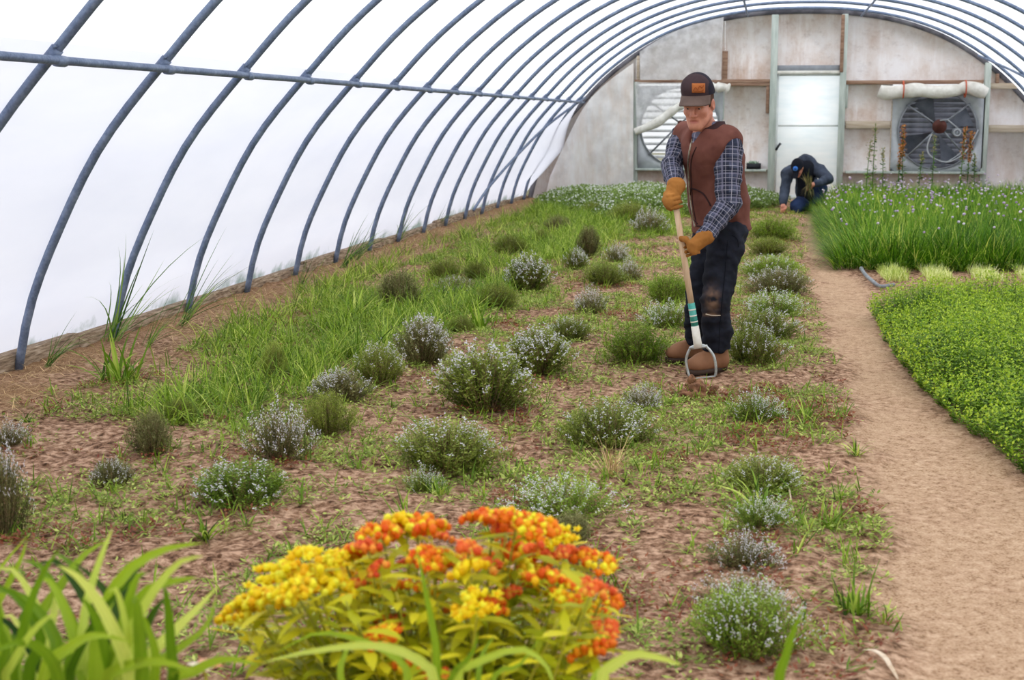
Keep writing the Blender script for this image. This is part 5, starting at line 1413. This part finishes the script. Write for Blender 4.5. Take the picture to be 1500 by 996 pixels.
o = v.build('leaves', leafmat('pale_green_leaves', [(0, (84, 108, 40)), (.5, (128, 152, 74)), (1, (176, 194, 124))], .35), wb); o.location = -Vector(wb.location); o['kind'] = 'stuff'
k = np.repeat(np.c_[c_, floor_h(c_[:, 0], c_[:, 1]) + hh + .012], 1, 0)[: n * 6 // 10] + r.normal(0, .04, (n * 6 // 10, 3)) * [1, 1, .3]
v = Veg()
for rl in (0, 1.5): v.diamonds(k, r.uniform(0, 6.3, len(k)), r.uniform(0, 1, len(k)), .026, .026, rl, rnd=r.random(len(k)))
o = v.build('flowers', leafmat('white_flower', [(0, (214, 218, 200)), (1, (246, 246, 240))], .3), wb); o.location = -Vector(wb.location); o['kind'] = 'stuff'

# ---- chive bed
CH = [tuple(G(*p)[:2]) for p in ((1196, 312), (1206, 350), (1222, 392), (1300, 396), (1420, 398), (1560, 398))] + [(4.4, 23.8), (.85, 23.8)]
def lean_out(x, y, poly):
    ed = edge_dist(x, y, poly); e_ = .05
    gx = (edge_dist(x + e_, y, poly) - edge_dist(x - e_, y, poly)); gy = (edge_dist(x, y + e_, poly) - edge_dist(x, y - e_, poly))
    return ed, np.arctan2(-gy, -gx)
n = 54000; r = np.random.default_rng(61)
def chm(x, y): return np.clip(1.35 - (y - 13) / 14, .25, 1)
c_ = scatter(CH, n, chm, 62); n = len(c_); ed, oa = lean_out(c_[:, 0], c_[:, 1], CH)
P = np.c_[c_, floor_h(c_[:, 0], c_[:, 1]) - .01]
edge_f = np.clip(1 - ed / .35, 0, 1); az = np.where(r.random(n) < edge_f, oa + r.normal(0, .6, n), r.uniform(0, 6.3, n))
L = (.30 + .16 * np.clip(ed / .3, 0, 1)) * (.8 + .4 * fbm(c_[:, 0] * 1.6, c_[:, 1] * 1.6, 2, 7)) * r.uniform(.7, 1.12, n)
v = Veg(); v.blades(P, az, r.uniform(1.0, 1.5, n) - edge_f * .3, L, r.uniform(.006, .011, n) * (1 + (c_[:, 1] - 12) * .03), r.uniform(.1, 1.0, n) * (1 + edge_f * .6), nseg=4, rnd=np.clip(r.normal(.48, .26, n) + .5 * (fbm(c_[:, 0] * 2, c_[:, 1] * 2, 2, 9) - .5), 0, 1))
ch = thing('chive_bed', 'tall dense dark green chive bed with lilac flowers right of the path', 'chives', (float(c_[:, 0].mean()), float(c_[:, 1].mean()), 0))
o = v.build('leaves', leafmat('chive_green', [(0, (28, 62, 8)), (.45, (78, 124, 22)), (.8, (130, 168, 46)), (1, (208, 208, 104))], .3, .45), ch); o.location = -Vector(ch.location); o['kind'] = 'stuff'
nf = 420; cf = scatter(CH, nf, lambda x, y: np.clip((y - 12.5) / 6, .08, 1), 63); nf = len(cf); edf = edge_dist(cf[:, 0], cf[:, 1], CH)
zf = floor_h(cf[:, 0], cf[:, 1]) + .36 + .14 * np.clip(edf / .3, 0, 1) * r.random(nf) + r.uniform(-.06, .06, nf)
rr = r.uniform(.010, .019, nf)[:, None, None]
V = IV[None] * rr * [1, 1, .85] + np.c_[cf, zf][:, None]; F = (np.arange(nf)[:, None, None] * len(IV) + IF[None]).reshape(-1, 3)
o = mobj('flowers', mesh_from('chive_flowers', V.reshape(-1, 3), [F], {'rnd': np.repeat(r.random(nf), len(IV))}, False, [leafmat('lilac_flower', [(0, (190, 156, 204)), (1, (236, 216, 238))], .3)]), None, ch); o.location = -Vector(ch.location); o['kind'] = 'stuff'
v = Veg(); v.blades(np.c_[cf, zf - .42], 0, 1.55, .42, .006, 0, nseg=2, rnd=r.random(nf)); o = v.build('flower_stalks', M_DGRASS, ch); o.location = -Vector(ch.location); o['kind'] = 'stuff'

# ---- cut yellow rows in front of the chives
YR = [((1278, 384), (1306, 384), (1332, 412), (1296, 412), 'leftmost of four pale yellow green cut rows, beside the grey hose'),
      ((1340, 386), (1368, 386), (1400, 414), (1362, 414), 'second from the path of four pale yellow green cut rows'),
      ((1410, 386), (1436, 386), (1470, 414), (1434, 414), 'third from the path of four pale yellow green cut rows'),
      ((1474, 386), (1506, 386), (1545, 414), (1500, 414), 'rightmost of four pale yellow green cut rows at the picture edge')]
M_YEL = leafmat('pale_stubble', [(0, (158, 176, 70)), (.5, (204, 214, 120)), (1, (236, 236, 176))], .35)
for i, (a_, b_, c2, d_, lab) in enumerate(YR):
    poly = gpoly([a_, b_, c2, d_]); n = 1500; r = np.random.default_rng(70 + i); c_ = scatter(poly, n, None, 71 + i); n = len(c_)
    P = with_z(c_, -.01); cen = P.mean(0); e = thing('cut_row', lab, 'plants', (float(cen[0]), float(cen[1]), 0), 'pale cut rows between the beds')
    v = Veg(); v.blades(P - [cen[0], cen[1], 0], r.uniform(0, 6.3, n), r.uniform(.9, 1.5, n), r.uniform(.06, .12, n), .010, r.uniform(0, .8, n), nseg=2, rnd=r.random(n))
    o = v.build('stubble', M_YEL, e); o['kind'] = 'stuff'
# hose end
hp_ = [G(1262, 392, .03), G(1268, 404, .03), G(1278, 414, .03), G(1290, 418, .03), G(1310, 418, .03)]
hp_ = [np.array([p[0], p[1], fh(p[0], p[1]) + .03]) for p in hp_]
b = MB(); b.tube(smooth_path(hp_, 24), .016, 8)
ho = tag(b.build('hose', plain('grey_hose', (110, 116, 122), (142, 148, 152), 20, .5), None, True), 'grey hose end lying at the path edge beside the cut rows', 'hose')
b = MB(); b.tube([hp_[0], hp_[0] + unit(hp_[0] - hp_[1]) * .05], .019, 8); b.build('hose_end', M_PALEM, ho)

# ---- oregano bed
OR = [tuple(G(*p)[:2]) for p in ((1284, 462), (1300, 498), (1338, 552), (1392, 606), (1450, 648), (1530, 710), (1640, 780))] + [tuple(G(1990, 780)[:2]), tuple(G(1730, 446)[:2]), tuple(G(1500, 446)[:2]), tuple(G(1340, 450)[:2])]
n = 16500; r = np.random.default_rng(81); c_ = scatter(OR, n, None, 82); n = len(c_)
ed, oa = lean_out(c_[:, 0], c_[:, 1], OR)
H_ = (.10 + .15 * np.clip(ed / .25, 0, 1) ** .7) * (.5 + .95 * fbm(c_[:, 0] * 3, c_[:, 1] * 3, 3, 13)) * r.uniform(.75, 1.15, n)
base_p = with_z(c_, -.01); ef = np.clip(1 - ed / .25, 0, 1)
az = np.where(r.random(n) < ef + .1, oa, r.uniform(0, 6.3, n)); el = 1.45 - .5 * ef * r.random(n) - .25 * r.random(n)
d_ = np.c_[np.cos(az) * np.cos(el), np.sin(az) * np.cos(el), np.sin(el)]
v = Veg(); nw = 7
for k_ in range(nw):
    f_ = .25 + .75 * k_ / (nw - 1); Q = base_p + d_ * (H_ * f_)[:, None]
    for s_ in range(2):
        sz = r.uniform(.017, .030, n) * (1.15 - .4 * f_); m2 = r.random(n) < .93
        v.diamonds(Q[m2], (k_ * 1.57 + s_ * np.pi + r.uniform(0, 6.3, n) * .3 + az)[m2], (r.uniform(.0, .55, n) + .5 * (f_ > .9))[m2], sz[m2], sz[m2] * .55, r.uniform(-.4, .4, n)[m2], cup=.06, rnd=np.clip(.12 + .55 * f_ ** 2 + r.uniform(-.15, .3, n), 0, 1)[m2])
ob = thing('oregano_bed', 'dense bright green low herb bed along the right of the path', 'herbs', (float(c_[:, 0].mean()), float(c_[:, 1].mean()), 0))
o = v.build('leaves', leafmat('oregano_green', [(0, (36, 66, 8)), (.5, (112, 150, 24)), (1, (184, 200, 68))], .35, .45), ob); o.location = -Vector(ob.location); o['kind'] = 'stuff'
v = Veg(); v.blades(base_p, az, el, H_, .004, 0, nseg=2, rnd=r.random(n)); o = v.build('stems', M_DGRASS, ob); o.location = -Vector(ob.location); o['kind'] = 'stuff'

# ---- tall weeds by the right fan
M_DOCK = leafmat('dock_seed', [(0, (150, 84, 36)), (1, (206, 148, 88))], .2, .8)
for i, (x_, yb, yt, dock, lab) in enumerate([(1278, 262, 180, 0, 'tall thin green weed left of the fan, in front of pale panels'), (1268, 262, 205, 0, 'shorter leafy weed beside the tall thin one left of the fan'),
        (1322, 262, 182, 1, 'rusty seed spike in front of the fan\'s left side'), (1315, 262, 210, 1, 'short rusty seed spike at the fan\'s lower left corner'),
        (1366, 262, 196, 0, 'green weed stalk in front of the fan\'s middle'), (1406, 262, 186, 1, 'rusty seed spike in front of the fan\'s motor side'),
        (1416, 262, 192, 1, 'rusty seed spike at the right rim of the fan'), (1294, 264, 216, 0, 'leafy green weed between pale panel and fan'), (1345, 264, 222, 0, 'low leafy weed below the fan\'s left strut'), (1428, 264, 225, 0, 'low leafy weed below the fan\'s right corner')]):
    P = AY(x_, yb, 23.95); T_ = AY(x_, yt, 23.95); hgt_ = T_[2]; e = thing('tall_weed', lab, 'weed', (float(P[0]), 23.95, fh(P[0], 23.95)), 'tall weeds by the right fan')
    r = np.random.default_rng(200 + i); ln = r.uniform(-.06, .06)
    b = MB(); pts = smooth_path([(0, 0, 0), (ln * .4, 0, hgt_ * .5), (ln, 0, hgt_)], 10); b.tube(pts, np.linspace(.010, .004, 10), 5)
    o = b.build('stalk', M_DGRASS, e, False, {'rnd': np.full(b.n, .6)})
    v = Veg(); n = 75; f_ = r.uniform(.1, .95, n) ** 1.3; v.diamonds(np.c_[ln * f_, 0 * f_, hgt_ * f_], r.uniform(0, 6.3, n), r.uniform(-.4, .6, n), r.uniform(.07, .14, n) * (1.2 - f_), .035, r.uniform(-.6, .6, n), rnd=r.random(n))
    v.build('leaves', M_DGRASS, e)['kind'] = 'stuff'
    n = 260 if dock else 60; f_ = 1 - r.random(n) * (.42 if dock else .25); v = Veg()
    v.diamonds(np.c_[ln * f_ + r.normal(0, .018, n), r.normal(0, .018, n), hgt_ * f_], r.uniform(0, 6.3, n), r.uniform(-.5, 1.2, n), .03, .022, r.uniform(-1, 1, n), rnd=r.random(n))
    v.build('seed_head', M_DOCK if dock else leafmat('green_seed', [(0, (120, 120, 70)), (1, (170, 160, 104))]), e)['kind'] = 'stuff'

# ================================================================== near flowers
M_MLEAF = leafmat('butterfly_weed_leaf', [(0, (92, 118, 12)), (.45, (168, 178, 22)), (1, (222, 214, 48))], .5, .45)
M_MSTEM = leafmat('butterfly_weed_stem', [(0, (130, 136, 40)), (1, (176, 170, 60))], .1)
M_FY = leafmat('yellow_petals', [(0, (246, 190, 6)), (.6, (255, 216, 20)), (1, (255, 232, 70))], .3, .5, .2)
M_FO = leafmat('orange_petals', [(0, (238, 96, 20)), (.4, (250, 146, 24)), (.65, (254, 188, 26)), (1, (255, 222, 50))], .3, .5, .2)
M_FR = leafmat('red_buds', [(0, (222, 76, 34)), (.6, (242, 116, 48)), (1, (252, 164, 60))], .25, .5, .2)
def head_mesh(seed, mat, nb, R_):
    r = np.random.default_rng(seed); V = []; F = []; rn = []; n0 = 0; v = Veg()
    for i in range(nb):
        u_ = r.random() ** .5; a_ = r.uniform(0, 6.3); p = np.array([u_ * R_ * math.cos(a_), u_ * R_ * math.sin(a_), R_ * .62 * math.sqrt(1 - u_ * u_ * .85) * r.uniform(.8, 1.1)])
        s_ = r.uniform(.0045, .007); v.put(IV * s_ * [1, 1, 1.35] + p, np.zeros((0, 4), int), IF, r.random())
        if i % 2 == 0:
            az_ = np.linspace(0, 6.3, 6)[:5] + r.uniform(0, 6); v.diamonds(np.tile(p, (5, 1)), az_, .25, .011, .006, rnd=np.full(5, r.random()))
    n = nb; u_ = np.sqrt(r.random(n)) * .8; a_ = r.uniform(0, 6.3, n)
    return v.mesh('flower_head', mat)
HEADS = {'y': [head_mesh(i, M_FY, 34, .034) for i in range(2)], 'o': [head_mesh(5 + i, M_FO, 30, .030) for i in range(2)], 'r': [head_mesh(9 + i, M_FR, 16, .019) for i in range(2)]}
MKY = 2.62
mk = thing('butterfly_weed', 'yellow and orange flowering butterfly weed plant at the bottom middle', 'flowers', (*map(float, AY(650, 900, MKY)[:2]), 0.0))
mloc2 = np.array(mk.location)
HD = [(342, 912, 'y'), (358, 896, 'y'), (372, 888, 'y'), (388, 880, 'y'), (402, 868, 'y'), (418, 876, 'y'), (436, 866, 'y'), (398, 850, 'y'), (448, 828, 'y'), (462, 838, 'y'), (478, 848, 'y'), (490, 820, 'y'), (508, 822, 'y'), (482, 858, 'y'), (452, 850, 'y'), (510, 840, 'y'),
      (540, 800, 'r'), (550, 790, 'o'), (560, 780, 'o'), (578, 790, 'y'), (596, 772, 'y'), (612, 770, 'o'), (618, 784, 'o'), (632, 778, 'o'), (648, 786, 'r'), (530, 812, 'o'), (556, 830, 'r'), (520, 856, 'r'), (534, 848, 'r'), (600, 826, 'r'), (624, 818, 'o'),
      (640, 824, 'o'), (664, 830, 'o'), (686, 802, 'r'), (700, 764, 'o'), (722, 764, 'o'), (740, 772, 'r'), (756, 764, 'o'), (772, 774, 'y'), (788, 776, 'o'), (806, 784, 'o'), (826, 786, 'y'), (736, 784, 'r'), (760, 788, 'o'), (680, 826, 'y'), (700, 820, 'o'), (716, 828, 'r'), (690, 838, 'y'),
      (756, 812, 'o'), (786, 802, 'r'), (800, 816, 'r'), (828, 806, 'r'), (848, 810, 'r'), (780, 840, 'o'), (796, 850, 'o'), (818, 846, 'r'), (846, 850, 'r'), (866, 856, 'r'), (884, 866, 'r'), (744, 868, 'r'), (668, 896, 'r'), (710, 896, 'y'), (716, 890, 'o'), (700, 886, 'y'), (790, 860, 'o'), (838, 868, 'o'),
      (566, 910, 'r'), (578, 918, 'r'), (592, 910, 'r'), (562, 936, 'o'), (600, 982, 'o'), (884, 918, 'r'), (862, 960, 'o'), (874, 944, 'o'), (640, 990, 'r'), (890, 890, 'o'), (560, 868, 'y'), (600, 862, 'o'), (646, 870, 'y'), (820, 890, 'y'), (750, 838, 'y'), (870, 826, 'o')]
rg = np.random.default_rng(90)
for _k in range(46): HD.append((rg.uniform(350, 905), rg.uniform(860, 985), None))
base_c = mloc2 + np.array([0, .05, 0]); stem_V = Veg(); leaf_list = []
for i, (x_, y_, kd) in enumerate(HD):
    dy = rg.uniform(-.16, .20) - (y_ - 830) * .0012; P = AY(x_, y_, MKY + dy)
    if kd:
        o = link(bpy.data.objects.new('flower_head', HEADS[kd][i % 2]), mk); o.location = Vector(P - mloc2 - [0, 0, .008]); o['kind'] = 'stuff'
    s_ = rg.uniform(1.05, 1.45)
    if kd: o.scale = (s_, s_, s_ * .95); o.rotation_euler = (rg.uniform(-.4, .4), rg.uniform(-.4, .4), rg.uniform(0, 6))
    if kd is None or i % 5 != 4:
        root = base_c + np.array([rg.normal(0, .05), rg.normal(0, .05), 0]); mid = root * .5 + P * .5 + [(P[0] - root[0]) * .16, (P[1] - root[1]) * .16, .02]
        pts = smooth_path([root, mid, P - [0, 0, .01]], 9); b = MB(); b.tube(pts, np.linspace(.0036, .0020, 9), 6)
        st_ = b.build('stem', M_MSTEM, mk, True, {'rnd': np.full(b.n, rg.random())}); st_.location = -Vector(mloc2)
        nl = 19; f_ = np.linspace(.34, .97, nl); ii = f_ * 8; i0 = np.minimum(ii.astype(int), 7); Q = pts[i0] * (1 - (ii - i0))[:, None] + pts[i0 + 1] * (ii - i0)[:, None]
        v = Veg(); v.blades(Q, np.arange(nl) * 2.4 + rg.uniform(0, 6), rg.uniform(.0, .7, nl), rg.uniform(.05, .095, nl), rg.uniform(.015, .024, nl), rg.uniform(.1, .9, nl), nseg=4, prof='leaf', roll=rg.uniform(-.3, .3, nl), rnd=np.clip(f_ * .6 + rg.uniform(-.1, .4, nl), 0, 1))
        lo_ = v.build('leaves', M_MLEAF, st_); lo_['kind'] = 'stuff'
# ---- lily leaves in front
M_LILY = leafmat('lily_leaf', [(0, (38, 70, 10)), (.4, (104, 140, 22)), (.75, (160, 184, 46)), (1, (208, 214, 110))], .45, .35)
def lily_leaf(pts, w, parent, ploc, rnd, curl=.0):
    P = smooth_path(pts, 14); T = np.gradient(P, axis=0); T /= np.linalg.norm(T, axis=1)[:, None]
    vw = P - CAM; vw /= np.linalg.norm(vw, axis=1)[:, None]
    hv = np.array([0, 0, 1.]); sd = np.cross(T, np.cross(T, hv) * curl + np.array([.25, -.9, .35])); sd /= np.linalg.norm(sd, axis=1)[:, None] + 1e-9
    nr = np.cross(sd, T); f_ = np.linspace(0, 1, 14); ww = (w * PROF['lily'](f_) * .5)[:, None]
    V = np.stack([P - sd * ww, P - sd * ww * .5 - nr * ww * .25, P - nr * ww * .42, P + sd * ww * .5 - nr * ww * .25, P + sd * ww], 1).reshape(-1, 3)
    i = np.arange(13)[:, None] * 5 + np.arange(4)[None]; F = np.stack([i, i + 1, i + 6, i + 5], -1).reshape(-1, 4)
    rv = np.clip(rnd + .15 * np.tile([.2, -.1, .25, -.1, .2], 14) , 0, 1)
    o = mobj('leaf', mesh_from('leaf', V, [F], {'rnd': rv}, True, [M_LILY]), None, parent); o.location = -Vector(ploc); return o
def lily(name, label, px_base, Y, leaves):
    B = AY(*px_base, Y); e = thing(name, label, 'leaves', (float(B[0]), float(B[1]), 0.0)); pl = np.array(e.location)
    for (pp, w, dy, rn) in leaves:
        pts = [AY(x_, y_, Y + dy * (i + 1) / len(pp)) for i, (x_, y_) in enumerate(pp)]
        root = np.array([B[0] + (pts[0][0] - B[0]) * .5, Y + dy * .1, .01]); first = pts[0]
        pts = [root, root * .45 + first * .55 + np.array([0, 0, .0])] + pts
        lily_leaf(pts, w, e, pl, rn)
    return e
LV = [([(140, 985), (150, 900), (185, 838), (240, 805), (300, 795)], .026, .05, .55), ([(120, 960), (128, 880), (150, 810), (166, 772)], .018, .1, .75), ([(165, 1000), (175, 930), (210, 868), (262, 850), (290, 846)], .022, -.05, .6),
      ([(40, 1000), (60, 940), (30, 880), (-20, 850)], .024, .0, .45), ([(70, 1010), (85, 950), (60, 900), (20, 868), (-30, 862)], .026, .1, .4), ([(215, 980), (250, 930), (285, 895), (322, 856)], .022, .1, .95), ([(200, 1000), (240, 965), (300, 920), (318, 868)], .018, .18, .6),
      ([(100, 1000), (110, 930), (90, 880), (60, 830), (30, 820)], .022, .15, .5), ([(20, 1000), (40, 930), (80, 870), (120, 815), (160, 790)], .024, .2, .7), ([(60, 1000), (100, 950), (140, 930), (190, 940)], .022, -.1, .7), ([(150, 1010), (190, 975), (240, 970), (290, 985)], .022, -.12, .8),
      ([(0, 1010), (10, 950), (-10, 900)], .026, -.1, .35), ([(90, 1020), (70, 960), (30, 940), (-20, 960)], .024, -.15, .55), ([(180, 990), (195, 940), (190, 900), (170, 880)], .018, .2, .3), ([(120, 1010), (150, 960), (170, 915), (180, 860), (185, 820)], .02, .22, .35), ([(30, 1010), (20, 940), (45, 880), (60, 850)], .02, .25, .3),
      ([(225, 1010), (228, 960), (215, 915), (200, 890)], .018, .0, .5), ([(250, 1010), (280, 985), (330, 965), (380, 975)], .022, -.05, .75)]
_r = random.Random(5)
for _k in range(26):
    x0 = _r.uniform(-40, 260); an_ = _r.uniform(-1, 1); hg = _r.uniform(90, 190); yb = 1010
    LV.append(([(x0, yb), (x0 + an_ * 22, yb - hg * .4), (x0 + an_ * 58, yb - hg * .75), (x0 + an_ * 100, yb - hg), (x0 + an_ * 140, yb - hg * _r.uniform(.95, 1.15))], _r.uniform(.014, .026), _r.uniform(-.2, .25), _r.uniform(.0, .95)))
lily('lily_plant', 'blurred clump of broad light green leaves at the bottom left', (120, 1150), 2.05, LV)
LV2 = [([(640, 985), (636, 930), (622, 860), (612, 806)], .015, .0, .55), ([(640, 1005), (600, 960), (540, 945), (450, 955), (380, 972)], .018, -.1, .75), ([(560, 1010), (540, 975), (480, 965), (400, 935), (500, 912)], .0, 0, .5),
       ([(670, 1000), (690, 975), (760, 950), (800, 975), (812, 1010)], .015, -.08, .7), ([(500, 1000), (505, 960), (520, 930)], .014, .05, .7), ([(600, 1000), (575, 960), (520, 935), (460, 928), (400, 960)], .014, .08, .6),
       ([(700, 1000), (706, 960), (725, 930)], .012, .1, .6), ([(655, 1010), (690, 960), (700, 925)], .012, -.05, .45), ([(720, 1000), (760, 975), (790, 935)], .010, .05, .65)]
LV2 = [l for l in LV2 if l[1] > 0]
lily('lily_plant', 'thin curved green leaf blades in front of the orange flowers', (640, 1150), 2.2, LV2)
lily('lily_plant', 'arching pale leaf blades at the bottom right of the orange flowers', (890, 1150), 2.2, [([(880, 1005), (900, 975), (930, 958), (975, 966), (1000, 975)], .02, .0, .85), ([(870, 1010), (880, 985), (905, 965), (940, 962)], .016, .1, .7)])
lily('lily_plant', 'single upright green blade in front of the nearest path row thyme', (1130, 1150), 2.3, [([(1140, 1005), (1150, 965), (1162, 925), (1178, 890)], .020, .02, .45)])
lily('lily_plant', 'green leaf blade entering the picture at the far lower left edge', (-40, 1150), 2.3, [([(-20, 930), (10, 860), (30, 820), (40, 790)], .016, .05, .6), ([(-30, 900), (-5, 840), (45, 780)], .012, .1, .7)])
# small peach bloom at the bottom left
PB = AY(300, 980, 2.1); bl = thing('lily_bloom', 'small peach orange bloom among the leaves at the bottom left', 'flower', (float(PB[0]), float(PB[1]), 0.0))
v = Veg(); a_ = np.arange(6) * 1.047; v.blades(np.tile(PB, (6, 1)), a_, .7, .034, .018, .9, nseg=4, prof='leaf', rnd=np.array([.1, .9, .3, .8, .2, .6]))
o = v.build('petals', leafmat('peach_petal', [(0, (238, 118, 40)), (1, (250, 216, 196))], .3), bl); o.location = -Vector(bl.location); o['kind'] = 'stuff'
b = MB(); b.tube([(PB[0] + .01, PB[1] + .02, 0), (PB[0] + .01, PB[1] + .01, PB[2] * .6), tuple(PB)], .003, 6); o = b.build('stem', M_MSTEM, bl, False, {'rnd': np.full(b.n, .5)}); o.location = -Vector(bl.location)

# ================================================================== empties to the base of their thing
bpy.context.view_layer.update()
for e in [o for o in scene.objects if o.type == 'EMPTY' and o.parent is None and o.location.length < 1e-6]:
    lo_ = Vector((1e9,) * 3); hi_ = Vector((-1e9,) * 3)
    for ch_ in e.children_recursive:
        if ch_.type != 'MESH': continue
        for cnr in ch_.bound_box:
            w_ = ch_.matrix_world @ Vector(cnr)
            for k_ in range(3): lo_[k_] = min(lo_[k_], w_[k_]); hi_[k_] = max(hi_[k_], w_[k_])
    bse = Vector(((lo_[0] + hi_[0]) / 2, (lo_[1] + hi_[1]) / 2, lo_[2])); e.location = bse
    for ch_ in e.children: ch_.location = ch_.location - bse
